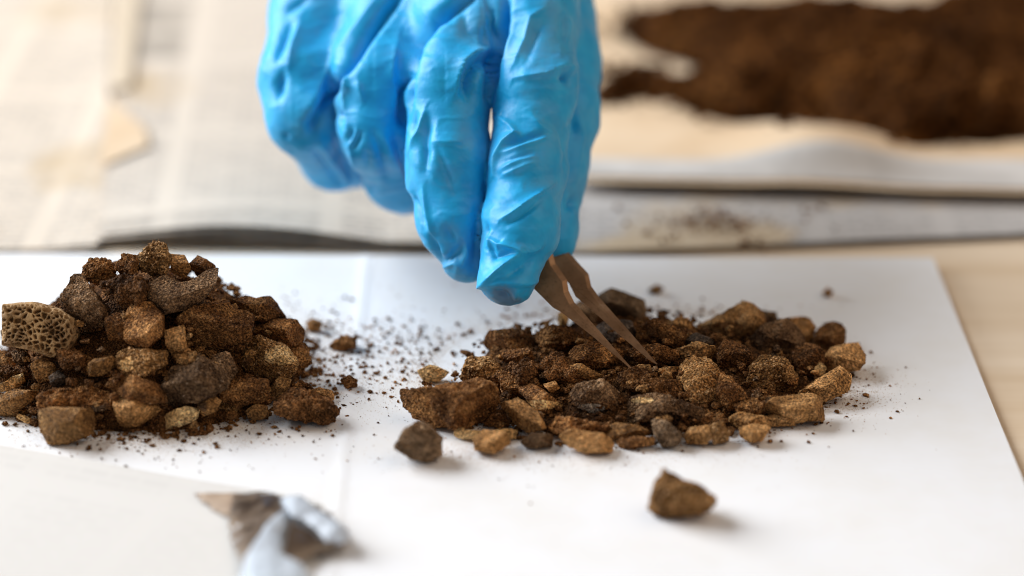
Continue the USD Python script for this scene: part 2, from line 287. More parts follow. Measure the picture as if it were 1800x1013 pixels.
def polar(poly):
    p = np.array(poly, float); q = np.vstack([p, p[:1]])
    pts = np.vstack([q[i] + np.linspace(0, 1, 40)[:-1, None] * (q[i + 1] - q[i]) for i in range(len(p))])
    x, y = p[:, 0], p[:, 1]; x2, y2 = np.roll(x, -1), np.roll(y, -1); cr = x * y2 - x2 * y; A = cr.sum() / 2
    c = np.array([((x + x2) * cr).sum(), ((y + y2) * cr).sum()]) / (6 * A)
    d = pts - c; ang = np.arctan2(-d[:, 1], d[:, 0]); r = np.hypot(d[:, 0], d[:, 1])
    bins = np.linspace(-math.pi, math.pi, 181); k = np.digitize(ang, bins) - 1
    R = np.array([r[k == i].max() if (k == i).any() else np.nan for i in range(180)])
    mid = (bins[:-1] + bins[1:]) / 2; ok = ~np.isnan(R)
    return c, np.concatenate([mid[ok] - 2 * math.pi, mid[ok], mid[ok] + 2 * math.pi]), np.tile(R[ok], 3)

STYLE = {  # (facets, low noise, grit mm, in-plane power, depth power, thickness, smooth)
    'clod': (6, 0.11, 0.50, 3.0, 0.7, 0.55, True), 'shard': (6, 0.03, 0.22, 6.0, 0.5, 0.55, True), 'slab': (6, 0.03, 0.20, 8.0, 0.5, 0.45, True), 'crumbly': (4, 0.19, 0.75, 2.6, 0.8, 0.6, True), 'grit': (7, 0.05, 0.40, 4.6, 0.6, 0.55, True)}
def stone_mesh(outline, style, seed, depth, sub=4, facets=()):
    rng = np.random.default_rng(seed)
    nf, low, grit, a, b, tk, sm = STYLE[style]
    c, A, R = polar(outline)
    s = depth / FPX
    ico = ICO[sub]; u = ico.vertices
    th = np.arctan2(u[:, 1], u[:, 0]); cp = np.hypot(u[:, 0], u[:, 1])
    rad = np.interp(th, A, R) * s
    w = np.ptp([q[0] for q in outline]) * s; h = np.ptp([q[1] for q in outline]) * s
    size = math.sqrt(w * h); T = tk * min(w, h * 1.3)
    sc_ = 1 / (cp ** a + np.abs(u[:, 2]) ** a) ** (1 / a)                # boxier for a larger power
    p = np.stack([rad * cp * np.cos(th), rad * cp * np.sin(th), T * u[:, 2]], 1) * sc_[:, None]
    ns = [np.array(f, float) for f in facets]
    for _ in range(nf):
        n = rng.normal(size=3); n[2] = abs(n[2]) + 0.5; ns.append(n)
    ns.append(np.array([rng.normal() * .2, 0.75, 0.55])); ns.append(np.array([rng.normal() * .3, -0.55, 0.6]))
    for n in ns:
        n = n / np.linalg.norm(n); q = p @ n
        lim = q.max() * rng.uniform(0.42, 0.78) if n[2] > 0.4 else q.max() * rng.uniform(0.88, 0.97)
        p = p - np.clip(q - lim, 0, None)[:, None] * n * 0.99
    tmp = trimesh.Trimesh(p, ico.faces, process=False); N = tmp.vertex_normals
    o = rng.uniform(0, 100, 3)
    d = low * size * (meshkit.fbm(p / (size * 0.33) + o, 3, seed) - 0.5) * 2
    rg = np.abs(meshkit.fbm(p / (size * 0.22) + o, 3, seed + 3) - 0.5)
    d = d + size * 0.16 * (0.11 - rg) * (0.3 if style in ('shard', 'slab') else 1.0)
    g = meshkit.fbm(p / 0.85 + o, 3, seed + 7) - 0.5
    g2 = np.abs(meshkit.fbm(p / 1.9 + o, 2, seed + 9) - 0.5)
    g3 = meshkit.fbm(p / 0.42 + o, 2, seed + 11) - 0.5
    d = d + grit * (1.7 * g - 1.1 * g2 + 0.9 * g3 + 0.15)
    return c, p + N * d[:, None], ico.faces, T

all_boxes = []
def stone(name, cat, outline, look, style, label, seed, heap=None, sub=4, group=None, facets=(), sink=0.0, lift=0.0, depth=None, patch=None, ground=False):
    c0 = polar(outline)[0]
    t = depth or hit(c0[0], c0[1], heap, sink)
    c, p, f, T = stone_mesh(outline, style, seed, t, sub, facets)
    for _ in range(14):
        P = atd(c[0], c[1], t) + p[:, :1] * RIGHT + p[:, 1:2] * UP - p[:, 2:] * FWD
        zmin = np.quantile(P[:, 2], 0.02) - PAPER_Z
        if zmin < -0.15 or (ground and abs(zmin) > 0.1): t += zmin / 0.43 if zmin < 0 else min(zmin / 0.43, 6)
        else: break
    P[:, 2] = np.maximum(P[:, 2], PAPER_Z + 0.02)
    pr = obj(name, (P, f), LOOK[look] if isinstance(look, str) else look, smooth=STYLE[style][6])
    tag(pr, label, cat, group)
    if patch:                                                # a bare or pale spot: its own crust of mineral on the stone
        (px, py, rx, ry, lk) = patch
        X, Y, D = proj(P); N = trimesh.Trimesh(P, f, process=False).vertex_normals
        k = ((X - px) / rx) ** 2 + ((Y - py) / ry) ** 2 + 1.0 * (meshkit.fbm(P / 0.9, 3, seed) - 0.5)
        on = (k < 1) & (N @ FWD < -0.05); ff = f[on[f].all(1)]
        if len(ff):
            m = trimesh.Trimesh(P + N * 0.10, ff, process=False); m.remove_unreferenced_vertices()
            obj('mineral_crust', m, LOOK[lk], pr, smooth=True)
    all_boxes.append((c[0], c[1], t))
    return pr

BF, SC = ('bone_fragment', 'bone fragment'), ('soil_clod', 'soil clod')
GL, GR = 'fragments heaped on the left', 'fragments spread in the right heap'
LEFT = [
 (SC, [(85, 542), (105, 534), (126, 548), (122, 565), (90, 562)], 'soil', 'clod', 'brown clod peeping out behind the honeycomb bone block'),
 (BF, [(405, 527), (430, 521), (450, 524), (475, 519), (490, 540), (502, 560), (460, 566), (405, 548)], 'soil', 'slab', 'blurred dark brown block standing behind the right shoulder of left heap'),
 (BF, [(300, 446), (322, 448), (335, 470), (325, 490), (300, 485)], 'tan', 'shard', 'blurred tan piece just behind the summit of left heap'),
 (BF, [(332, 466), (346, 449), (362, 456), (378, 468), (376, 484), (350, 490)], 'dark', 'shard', 'dark pointed piece right of the summit, above the curved shard'),
 (SC, [(262, 430), (290, 431), (298, 455), (291, 478), (268, 484), (246, 472), (248, 452)], 'gold', 'crumbly', 'golden crumbly clod at the very summit of left heap'),
 (SC, [(200, 460), (214, 448), (234, 446), (242, 460), (240, 488), (216, 488)], 'soil', 'crumbly', 'crumbly brown clod just left of the summit clod'),
 (BF, [(217, 462), (222, 456), (231, 468), (236, 488), (226, 486)], 'grey', 'shard', 'thin grey splinter stuck upright near the summit'),
 (SC, [(148, 466), (158, 455), (190, 458), (202, 470), (196, 492), (166, 497), (150, 486)], 'soil', 'crumbly', 'rough brown clod at the upper left corner of left heap'),
 (SC, [(176, 500), (200, 488), (245, 490), (262, 508), (250, 545), (232, 552), (212, 535), (190, 515)], 'dark', 'crumbly', 'dark crumbly clod in a hollow below the summit'),
 (BF, [(122, 480), (131, 475), (165, 515), (188, 545), (186, 580), (172, 600), (150, 596), (136, 575), (111, 536), (110, 520)], 'grey', 'grit', 'tall tan grey shard leaning at the upper left of left heap'),
 (BF, [(185, 560), (205, 545), (222, 560), (215, 600), (190, 600)], 'soil', 'shard', 'brown piece in shadow between tall shard and round faced piece'),
 (BF, [(258, 500), (285, 484), (312, 497), (332, 495), (356, 477), (381, 470), (376, 500), (352, 530), (330, 546), (282, 553), (255, 548)], 'grey', 'shard', 'curved brown grey shard with hollow top, right below the summit'),
 (BF, [(215, 556), (232, 531), (264, 530), (286, 555), (286, 590), (262, 612), (230, 606), (208, 586)], 'soil', 'shard', 'smooth faced rounded brown piece at the centre of left heap'),
 (BF, [(316, 560), (341, 538), (400, 534), (441, 555), (439, 600), (402, 616), (340, 611), (318, 590)], 'soil', 'grit', 'large brown fuzzy block on the right upper side of left heap'),
 (BF, [(289, 582), (322, 570), (330, 620), (302, 627), (290, 606)], 'tan', 'shard', 'orange brown piece tucked under the large fuzzy block'),
 (BF, [(435, 559), (520, 562), (540, 588), (536, 606), (500, 610), (440, 597)], 'soil', 'slab', 'log shaped brown piece jutting right below the blurred block'),
 (SC, [(500, 598), (545, 600), (547, 640), (522, 662), (500, 645)], 'soil', 'clod', 'brown clod at the right edge under the log shaped piece'),
 (BF, [(424, 602), (450, 590), (500, 608), (524, 640), (514, 660), (482, 677), (440, 666), (419, 636)], 'gold', 'grit', 'big fibrous golden lump with a pale cream patch'),
 (BF, [(204, 622), (226, 612), (292, 618), (292, 640), (256, 661), (216, 663), (204, 646)], 'gold', 'grit', 'golden sparkling piece in the middle of left heap front'),
 (BF, [(370, 624), (400, 619), (416, 650), (402, 678), (374, 662)], 'grey', 'grit', 'grey rough piece left of the fibrous golden lump'),
 (BF, [(304, 640), (345, 622), (376, 640), (408, 652), (398, 682), (350, 706), (300, 716), (277, 706), (285, 680)], 'grey', 'grit', 'big dark grey gritty stone in the lower middle of left heap'),
 (BF, [(304, 625), (330, 614), (366, 636), (342, 646), (314, 643)], 'tan', 'crumbly', 'small pale tan cap sitting on the big grey stone'),
 (BF, [(148, 645), (165, 632), (196, 627), (206, 640), (180, 661), (155, 662)], 'tan', 'shard', 'orange tan sliver left of the golden sparkling piece'),
 (SC, [(98, 618), (128, 612), (150, 625), (145, 645), (112, 648)], 'dark', 'crumbly', 'dark brown crumbly clod under the honeycomb block corner'),
 (BF, [(54, 640), (75, 628), (95, 640), (101, 664), (66, 673)], 'tan', 'grit', 'brown tan piece below the honeycomb block'),
 (BF, [(86, 662), (102, 651), (115, 662), (112, 682), (92, 682)], 'blue', 'shard', 'small dark grey stone in the lower left of left heap'),
 (BF, [(-8, 612), (28, 634), (22, 648), (-8, 640)], 'tan', 'shard', 'tan chip at the left picture edge under the honeycomb block'),
 (BF, [(20, 618), (45, 612), (54, 640), (40, 647), (24, 636)], 'grey', 'grit', 'grey tan piece beneath the honeycomb block near the left edge'),
 (SC, [(-10, 642), (40, 645), (56, 665), (20, 680), (-10, 676)], 'dark', 'crumbly', 'dark soil clod at the left edge above the pale shard'),
 (BF, [(-4, 686), (20, 664), (41, 655), (43, 670), (30, 682), (0, 690)], 'pale', 'slab', 'pale thin shard pointing up at the left edge'),
 (BF, [(190, 662), (215, 650), (286, 680), (292, 706), (250, 712), (196, 692)], 'soil', 'shard', 'dark brown slab behind the tan front wedge of left heap'),
 (BF, [(374, 675), (420, 664), (470, 670), (472, 708), (420, 714), (376, 702)], 'soil', 'grit', 'dark brown mass right of the big grey stone'),
 (SC, [(64, 702), (90, 682), (150, 680), (192, 686), (202, 714), (122, 728), (70, 720)], 'soil', 'clod', 'wide brown soil mass above the front tan block'),
 (BF, [(-8, 700), (25, 685), (66, 688), (55, 705), (20, 733), (-8, 730)], 'tan', 'slab', 'tan flat piece at the left edge below the pale shard'),
 (BF, [(-40, 640), (-8, 635), (-4, 665), (-30, 675)], 'soil', 'shard', 'brown piece cut off by the left picture edge'),
 (BF, [(468, 692), (490, 661), (511, 668), (502, 700), (476, 706)], 'tan', 'shard', 'thin orange plate standing left of the dark right hand clod'),
 (BF, [(504, 682), (530, 669), (552, 685), (532, 702), (510, 700)], 'soil', 'grit', 'brown bit behind the dark right hand clod'),
 (BF, [(540, 690), (560, 681), (588, 689), (586, 703), (560, 707)], 'tan', 'slab', 'small tan sliver at the far right foot of left heap'),
 (SC, [(483, 702), (500, 686), (545, 690), (580, 708), (592, 725), (576, 742), (530, 746), (490, 736)], 'dark', 'crumbly', 'dark crumbly clod at the right foot of left heap'),
 (BF, [(345, 716), (375, 695), (388, 705), (380, 723), (355, 733)], 'tan', 'slab', 'orange brown chip beside the pale flat flake'),
 (SC, [(384, 715), (395, 698), (415, 697), (424, 712), (412, 732), (390, 730)], 'gold', 'grit', 'small round golden pellet at the front of left heap'),
 (BF, [(432, 722), (448, 711), (470, 715), (472, 732), (455, 739), (436, 735)], 'tan', 'slab', 'small flat tan chip right of the golden pellet'),
 (BF, [(200, 702), (245, 682), (262, 690), (286, 726), (242, 749), (211, 756), (203, 726)], 'tan', 'shard', 'tan wedge shaped piece at the front of left heap'),
 (BF, [(270, 749), (295, 726), (325, 714), (350, 720), (345, 738), (312, 753), (282, 756)], 'pale', 'slab', 'pale tan flat flake lying at the front of left heap'),
 (BF, [(65, 723), (85, 717), (170, 720), (177, 745), (160, 765), (112, 784), (82, 781), (66, 760)], 'tan', 'slab', 'large tan block at the very front of left heap'),
 (BF, [(30, 728), (60, 737), (62, 746), (45, 744), (30, 737)], 'pale', 'slab', 'small pale chip left of the large tan front block'),
]
PATCH_L = {'big fibrous golden lump with a pale cream patch': (497, 625, 32, 17, 'pale'), 'golden sparkling piece in the middle of left heap front': (222, 640, 14, 14, 'pale')}
FRONT = {'large tan block at the very front of left heap', 'pale tan flat flake lying at the front of left heap', 'tan wedge shaped piece at the front of left heap', 'small flat tan chip right of the golden pellet',
         'dark crumbly clod at the right foot of left heap', 'small pale chip left of the large tan front block', 'small round golden pellet at the front of left heap', 'small tan sliver at the far right foot of left heap'}
for i, ((nm, cat), ol, lk, st, lab) in enumerate(LEFT):
    stone(nm, cat, ol, lk, st, lab, 1000 + i, h_left, sub=6 if np.ptp([q[0] for q in ol]) > 112 else 5 if np.ptp([q[0] for q in ol]) > 38 else 4, patch=PATCH_L.get(lab), ground=lab in FRONT, sink=1.0)

RIGHTS = [
 (BF, [(1050, 520), (1075, 506), (1105, 515), (1135, 528), (1138, 562), (1090, 572), (1055, 556)], 'stone', 'shard', 'blurred grey brown stone behind the tweezers'),
 (BF, [(1000, 545), (1020, 528), (1045, 540), (1056, 570), (1012, 564)], 'stone', 'shard', 'blurred rounded grey stone between the tweezer arms'),
 (BF, [(980, 552), (992, 545), (1000, 560), (996, 578), (982, 575)], 'pale', 'shard', 'tiny pale chip left of the tweezers at the back'),
 (BF, [(1225, 578), (1260, 560), (1290, 545), (1305, 529), (1325, 535), (1346, 555), (1340, 590), (1290, 594), (1230, 588)], 'tan', 'clod', 'blurred tan peaked lump at the back right'),
 (BF, [(1335, 546), (1365, 549), (1372, 570), (1345, 574)], 'grey', 'shard', 'grey chip behind the big back stone, right of the peaked lump'),
 (BF, [(1385, 560), (1420, 557), (1437, 575), (1425, 602), (1400, 600)], 'tan', 'clod', 'blurred tan lump behind the right end of right heap'),
 (BF, [(1430, 600), (1440, 575), (1466, 562), (1486, 580), (1483, 605), (1456, 617)], 'soil', 'clod', 'dark knobby lump at the far right back corner'),
 (BF, [(1172, 565), (1195, 557), (1218, 565), (1214, 580), (1180, 580)], 'tan', 'clod', 'blurred small tan lump at the back, centre'),
 (SC, [(1118, 575), (1150, 562), (1180, 572), (1240, 590), (1232, 612), (1150, 612), (1120, 600)], 'soil', 'clod', 'wide brown mass at the back right of the tweezer tips'),
 (BF, [(1200, 592), (1225, 585), (1255, 598), (1250, 612), (1210, 612)], 'blue', 'shard', 'dark grey sliver in the back middle'),
 (BF, [(1045, 576), (1075, 560), (1110, 565), (1121, 590), (1096, 602), (1060, 600)], 'blue', 'shard', 'dark grey stone seen under the tweezer prongs'),
 (BF, [(838, 606), (860, 582), (900, 578), (935, 580), (939, 610), (902, 623), (842, 621)], 'soil', 'slab', 'blurred brown block at the back left end of right heap'),
 (SC, [(938, 588), (960, 574), (1010, 578), (1042, 600), (1030, 615), (960, 616)], 'soil', 'clod', 'dark brown mass at the back, left of the prongs'),
 (BF, [(870, 630), (890, 615), (930, 612), (940, 632), (905, 642)], 'soil', 'slab', 'brown slab in front of the blurred back left block'),
 (BF, [(1000, 612), (1055, 600), (1100, 620), (1092, 645), (1040, 648), (1008, 635)], 'soil', 'grit', 'brown piece under the front prong'),
 (BF, [(1100, 615), (1150, 605), (1195, 618), (1190, 640), (1130, 645)], 'soil', 'grit', 'brown piece just behind the tweezer tips'),
 (BF, [(1190, 615), (1225, 602), (1258, 612), (1252, 632), (1205, 634)], 'tan', 'grit', 'tan brown piece behind the upright gritty stone'),
 (BF, [(1310, 602), (1340, 572), (1385, 560), (1410, 580), (1413, 610), (1372, 626), (1320, 622)], 'grey', 'grit', 'big grey brown stone at the back right, above the round gritty one'),
 (SC, [(1390, 615), (1420, 602), (1450, 620), (1445, 662), (1405, 668)], 'dark', 'clod', 'dark clod in shadow on the right side of right heap'),
 (BF, [(1445, 632), (1465, 610), (1495, 604), (1512, 602), (1522, 625), (1510, 650), (1480, 657), (1450, 650)], 'tan', 'shard', 'knobbly tan stone at the rightmost end of right heap'),
 (BF, [(1430, 648), (1442, 636), (1455, 648), (1448, 662), (1434, 660)], 'pale', 'shard', 'small pale chip by the rightmost stone'),
 (BF, [(1258, 622), (1275, 600), (1310, 608), (1331, 640), (1312, 666), (1286, 662), (1265, 646)], 'dark', 'grit', 'dark rough stone between the two gritty stones'),
 (SC, [(896, 640), (925, 632), (952, 650), (948, 688), (915, 690), (898, 668)], 'dark', 'crumbly', 'dark crumbly clod in the left middle of right heap'),
 (SC, [(948, 640), (970, 620), (1010, 638), (1027, 665), (1002, 687), (966, 666)], 'dark', 'crumbly', 'dark granular clod left of the front prong tip'),
 (BF, [(1000, 642), (1022, 640), (1062, 662), (1055, 672), (1020, 664)], 'tan', 'slab', 'narrow tan chip beside the dark granular clod'),
 (BF, [(822, 630), (860, 629), (882, 650), (874, 688), (830, 674), (808, 668)], 'gold', 'grit', 'coarse tan piece at the left end of right heap'),
 (BF, [(874, 652), (905, 658), (930, 690), (920, 702), (885, 697)], 'soil', 'grit', 'brown piece beside the coarse tan piece'),
 (BF, [(688, 700), (700, 690), (770, 682), (840, 667), (870, 680), (879, 705), (862, 735), (820, 751), (762, 752), (726, 736), (702, 716)], 'soil', 'grit', 'largest long brown slab at the left end of right heap'),
 (BF, [(912, 674), (930, 671), (960, 690), (993, 716), (988, 736), (962, 737), (935, 712), (913, 690)], 'soil', 'slab', 'long tilted brown plank with a pale broken edge'),
 (BF, [(955, 676), (975, 670), (985, 682), (970, 692)], 'tan', 'shard', 'small orange chip above the tilted plank'),
 (SC, [(1085, 655), (1110, 648), (1150, 655), (1165, 672), (1130, 690), (1095, 682)], 'soil', 'crumbly', 'crumbly soil clod right under the tweezer tips'),
 (BF, [(1100, 680), (1140, 665), (1198, 670), (1200, 695), (1150, 700), (1105, 696)], 'soil', 'grit', 'flat dark brown piece left of the upright gritty stone'),
 (BF, [(1113, 650), (1124, 641), (1143, 643), (1145, 656), (1120, 660)], 'tan', 'grit', 'little tan chip held at the tweezer tips'),
 (BF, [(1147, 652), (1170, 645), (1197, 644), (1197, 651), (1150, 659)], 'tan', 'slab', 'thin tan stick lying right of the tweezer tips'),
 (BF, [(1004, 692), (1015, 676), (1060, 667), (1091, 690), (1086, 715), (1052, 729), (1016, 716)], 'grey', 'grit', 'brown rounded stone with a white mineral patch'),
 (BF, [(1270, 650), (1300, 680), (1318, 700), (1297, 730), (1262, 737), (1250, 715), (1262, 680)], 'soil', 'grit', 'brown slanting slab right of the upright gritty stone'),
 (BF, [(1290, 712), (1325, 698), (1350, 715), (1345, 735), (1300, 738)], 'soil', 'grit', 'brown piece in shadow left of the right hand plank'),
 (BF, [(1198, 640), (1215, 625), (1240, 625), (1262, 645), (1281, 680), (1273, 700), (1246, 721), (1222, 716), (1205, 690), (1194, 665)], 'gold', 'grit', 'upright gritty golden stone in the middle of right heap'),
 (BF, [(1312, 682), (1318, 645), (1340, 625), (1380, 628), (1405, 660), (1401, 686), (1360, 693), (1318, 691)], 'gold', 'grit', 'round gritty golden stone on the right of right heap'),
 (BF, [(1404, 692), (1440, 666), (1480, 645), (1498, 660), (1495, 685), (1452, 706), (1420, 706)], 'tan', 'slab', 'tan wedge at the right foot of right heap'),
 (BF, [(1340, 716), (1360, 701), (1430, 690), (1456, 708), (1458, 740), (1422, 741), (1362, 751)], 'tan', 'slab', 'broad grained tan plank at the right front of right heap'),
 (BF, [(1336, 736), (1365, 728), (1400, 732), (1398, 748), (1350, 750)], 'tan', 'slab', 'flat chip on the near edge of the grained tan plank'),
 (BF, [(1334, 712), (1350, 698), (1368, 702), (1372, 718), (1350, 724)], 'grey', 'shard', 'small grey pebble on top of the grained tan plank'),
 (BF, [(878, 710), (910, 700), (945, 724), (959, 752), (926, 762), (900, 742)], 'tan', 'slab', 'tan brick shaped piece leaning at the front left'),
 (BF, [(848, 752), (864, 726), (886, 720), (896, 748)], 'soil', 'shard', 'small brown piece between the long slab and the brick shaped one'),
 (BF, [(1080, 722), (1100, 702), (1150, 693), (1190, 700), (1238, 724), (1236, 746), (1180, 744), (1130, 737), (1085, 740)], 'grey', 'grit', 'long grey brown piece with a pale streak on top'),
 (SC, [(955, 745), (1000, 735), (1070, 745), (1060, 765), (990, 768)], 'soil', 'crumbly', 'strip of brown soil behind the front tan pieces'),
 (BF, [(790, 756), (860, 758), (912, 752), (906, 771), (850, 776), (792, 769)], 'pale', 'slab', 'pale tan flat strip at the front left of right heap'),
 (BF, [(832, 776), (850, 757), (890, 760), (897, 780), (870, 796), (835, 791)], 'tan', 'shard', 'orange brown lump on the pale flat strip'),
 (BF, [(914, 777), (935, 761), (976, 765), (971, 786), (926, 789)], 'grey', 'shard', 'grey tan piece at the front between two tan ones'),
 (BF, [(1060, 753), (1085, 742), (1120, 748), (1141, 758), (1130, 771), (1070, 773)], 'tan', 'slab', 'upper tan one of two stacked plates at the front'),
 (BF, [(1078, 775), (1120, 768), (1152, 770), (1150, 784), (1090, 790)], 'soil', 'slab', 'lower of two stacked plates at the front'),
 (BF, [(984, 767), (1000, 755), (1060, 764), (1086, 780), (1076, 796), (1030, 797), (990, 784)], 'tan', 'shard', 'tan lump at the very front middle of right heap'),
 (BF, [(1145, 736), (1170, 740), (1201, 765), (1191, 781), (1165, 786), (1150, 765)], 'stone', 'grit', 'grey white rough chip at the front of right heap'),
 (BF, [(1203, 770), (1215, 752), (1245, 750), (1252, 770), (1240, 781), (1210, 781)], 'tan', 'grit', 'small tan piece right of the grey white chip'),
 (BF, [(1248, 746), (1270, 740), (1283, 760), (1280, 779), (1255, 781)], 'gold', 'grit', 'small golden nub beside the split tan piece'),
 (BF, [(1280, 737), (1300, 725), (1355, 735), (1359, 752), (1330, 757), (1296, 750)], 'tan', 'grit', 'upper half of a split tan piece at the front right'),
 (BF, [(1297, 752), (1330, 746), (1354, 751), (1342, 774), (1322, 779), (1302, 770)], 'tan', 'shard', 'rounded lower half of the split tan piece'),
]
PATCH_R = {'brown rounded stone with a white mineral patch': (1040, 718, 26, 9, 'white'), 'long grey brown piece with a pale streak on top': (1130, 704, 20, 6, 'pale'),
           'long tilted brown plank with a pale broken edge': (945, 712, 46, 9, 'pale')}
FRONT_R = {'pale tan flat strip at the front left of right heap', 'tan lump at the very front middle of right heap', 'grey white rough chip at the front of right heap', 'small tan piece right of the grey white chip',
           'small golden nub beside the split tan piece', 'rounded lower half of the split tan piece', 'lower of two stacked plates at the front', 'grey tan piece at the front between two tan ones',
           'broad grained tan plank at the right front of right heap', 'tan wedge at the right foot of right heap', 'largest long brown slab at the left end of right heap', 'knobbly tan stone at the rightmost end of right heap',
           'orange brown lump on the pale flat strip'}
for i, ((nm, cat), ol, lk, st, lab) in enumerate(RIGHTS):
    stone(nm, cat, ol, lk, st, lab, 2000 + i, h_right, sub=4 if np.mean([q[1] for q in ol]) < 605 or np.ptp([q[0] for q in ol]) < 42 else 6 if np.ptp([q[0] for q in ol]) > 130 else 5, patch=PATCH_R.get(lab), ground=lab in FRONT_R, sink=1.0)

LONE = [
 (BF, [(733, 652), (755, 642), (770, 645), (789, 655), (772, 671), (745, 671)], 'pale', 'shard', 'lone pale yellow chip on white paper between the heaps'),
 (SC, [(697, 786), (712, 756), (735, 741), (755, 750), (776, 770), (774, 800), (745, 815), (720, 806)], 'stone', 'grit', 'lone grey pebble in front of the long brown slab'),
 (BF, [(1143, 895), (1150, 850), (1168, 828), (1185, 835), (1200, 850), (1235, 856), (1256, 880), (1250, 900), (1200, 911), (1150, 908)], 'gold', 'clod', 'lone tan brown stone alone on the front of the paper'),
 (SC, [(598, 668), (612, 660), (628, 668), (627, 680), (608, 684)], 'soil', 'clod', 'lone small brown clod right of left heap'),
 (BF, [(537, 566), (550, 560), (566, 566), (562, 583), (541, 582)], 'tan', 'slab', 'blurred tan chip behind the right side of left heap'),
 (SC, [(578, 608), (600, 590), (628, 592), (622, 610), (590, 616)], 'soil', 'crumbly', 'blurred brown crumb pile right of left heap, at the back'),
 (BF, [(1140, 508), (1155, 500), (1168, 508), (1158, 516), (1142, 515)], 'tan', 'slab', 'blurred brown crumb at the back behind the tweezers'),
 (BF, [(1446, 514), (1456, 506), (1465, 511), (1460, 522), (1448, 522)], 'tan', 'clod', 'blurred tan crumb near the back right corner of the paper'),
]
for i, ((nm, cat), ol, lk, st, lab) in enumerate(LONE):
    stone(nm, cat, ol, lk, st, lab, 3000 + i, None, sub=5 if i < 3 else 4, ground=True)

# spongy bone block: walls of a real honeycomb, cells sunk into its front
def spongy():
    ol = [(8, 535), (60, 531), (108, 544), (135, 560), (139, 590), (126, 616), (96, 628), (60, 616), (7, 606)]
    t = hit(75, 585, h_left, -1.0); c, A, R = polar(ol); s = t / FPX
    ico = trimesh.creation.icosphere(subdivisions=6); u = ico.vertices
    th = np.arctan2(u[:, 1], u[:, 0]); cp = np.hypot(u[:, 0], u[:, 1]); rad = np.interp(th, A, R) * s
    p = np.stack([rad * cp * np.cos(th), rad * cp * np.sin(th), 5.5 * u[:, 2]], 1) / ((cp ** 7 + np.abs(u[:, 2]) ** 7) ** (1 / 7))[:, None]
    N = trimesh.Trimesh(p, ico.faces, process=False).vertex_normals
    rng = np.random.default_rng(77)
    seeds = rng.uniform([-11, -8, -6], [11, 8, 7], (2300, 3))
    d, _ = cKDTree(seeds).query(p + 0.25 * (meshkit.fbm(p / 1.3, 2, 4) - .5)[:, None], k=2)
    edge = d[:, 1] - d[:, 0]
    front = np.clip((u[:, 2] + 0.1) * 2.5, 0, 1) * np.clip(1 - np.clip(p[:, 1] - 4.6, 0, 1.2) / 1.2, 0, 1)
    disp = -1.9 * np.clip(edge / 0.30 - 0.5, 0, 1) * front + 0.5 * (meshkit.fbm(p / 2.2, 3, 9) - .5)
    p = p + N * disp[:, None]
    P = atd(c[0], c[1], t) + p[:, :1] * RIGHT + p[:, 1:2] * UP - p[:, 2:] * FWD
    tag(obj('bone_fragment', (P, ico.faces), m_sponge, smooth=True), 'spongy bone block with an open honeycomb face at the upper left of left heap', 'bone fragment')
spongy()

RIGHT_FOOT = Polygon([tuple(at(x, y)[:2]) for x, y in [(715, 715), (800, 668), (850, 610), (940, 605), (1010, 585), (1060, 565), (1135, 575), (1240, 590), (1330, 580), (1475, 600), (1510, 640), (1490, 690), (1445, 735), (1330, 770), (1080, 788), (850, 780)]])
def edge_drop(hf, x, y):
    if hf is h_left: return np.zeros_like(x)
    P = np.stack([x.ravel(), y.ravel()], 1); ins = shapely.contains_xy(RIGHT_FOOT, P[:, 0], P[:, 1])
    d = shapely.distance(shapely.points(P), RIGHT_FOOT.boundary) * np.where(ins, 1, -1)
    return (np.clip(5 - d, 0, 12) * 1.4).reshape(x.shape)
# loose soil inside each heap, under the fragments
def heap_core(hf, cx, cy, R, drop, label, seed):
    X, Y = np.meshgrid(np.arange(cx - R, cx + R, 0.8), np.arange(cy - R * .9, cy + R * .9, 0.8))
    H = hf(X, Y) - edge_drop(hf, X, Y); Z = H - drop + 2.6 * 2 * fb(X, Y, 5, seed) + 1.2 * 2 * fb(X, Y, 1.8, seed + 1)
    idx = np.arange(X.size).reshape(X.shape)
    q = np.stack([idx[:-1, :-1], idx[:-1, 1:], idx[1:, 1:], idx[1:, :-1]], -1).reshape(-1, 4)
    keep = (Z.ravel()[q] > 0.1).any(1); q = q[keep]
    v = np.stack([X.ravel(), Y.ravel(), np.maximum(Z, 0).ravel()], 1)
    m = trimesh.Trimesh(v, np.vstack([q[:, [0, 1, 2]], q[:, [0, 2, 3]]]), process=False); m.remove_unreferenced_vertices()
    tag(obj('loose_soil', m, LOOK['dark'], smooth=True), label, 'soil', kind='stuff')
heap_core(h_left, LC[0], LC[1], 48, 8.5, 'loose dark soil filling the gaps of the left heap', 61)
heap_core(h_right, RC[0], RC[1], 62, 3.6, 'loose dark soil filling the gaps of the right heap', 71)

# small fragments between the big ones
rng = np.random.default_rng(5)
def small_bits(n, cx, cy, rx, ry, hf, label, group, seed, smin=9, smax=26):
    r = np.random.default_rng(seed)
    for k in range(n):
        a = r.uniform(0, 2 * math.pi); q = r.uniform(0, 1) ** .5
        px, py = cx + rx * q * math.cos(a), cy + ry * q * math.sin(a)
        if hf is h_right and not RIGHT_FOOT.contains(Point(*at(px, py, 4)[:2])): continue
        w = r.uniform(smin, smax); m = r.integers(5, 8); an = np.sort(r.uniform(0, 2 * math.pi, m) * .25 + np.arange(m) / m * 2 * math.pi)
        ol = [(px + w / 2 * math.cos(t) * r.uniform(.75, 1.1), py - w * .36 * math.sin(t) * r.uniform(.75, 1.1)) for t in an]
        stone('small_fragment', 'fragment', ol, r.choice(['soil', 'soil', 'dark', 'tan', 'gold', 'grey']), r.choice(['grit', 'clod', 'shard', 'crumbly']), label, seed + k, hf, sub=3, group=group, sink=0.3)
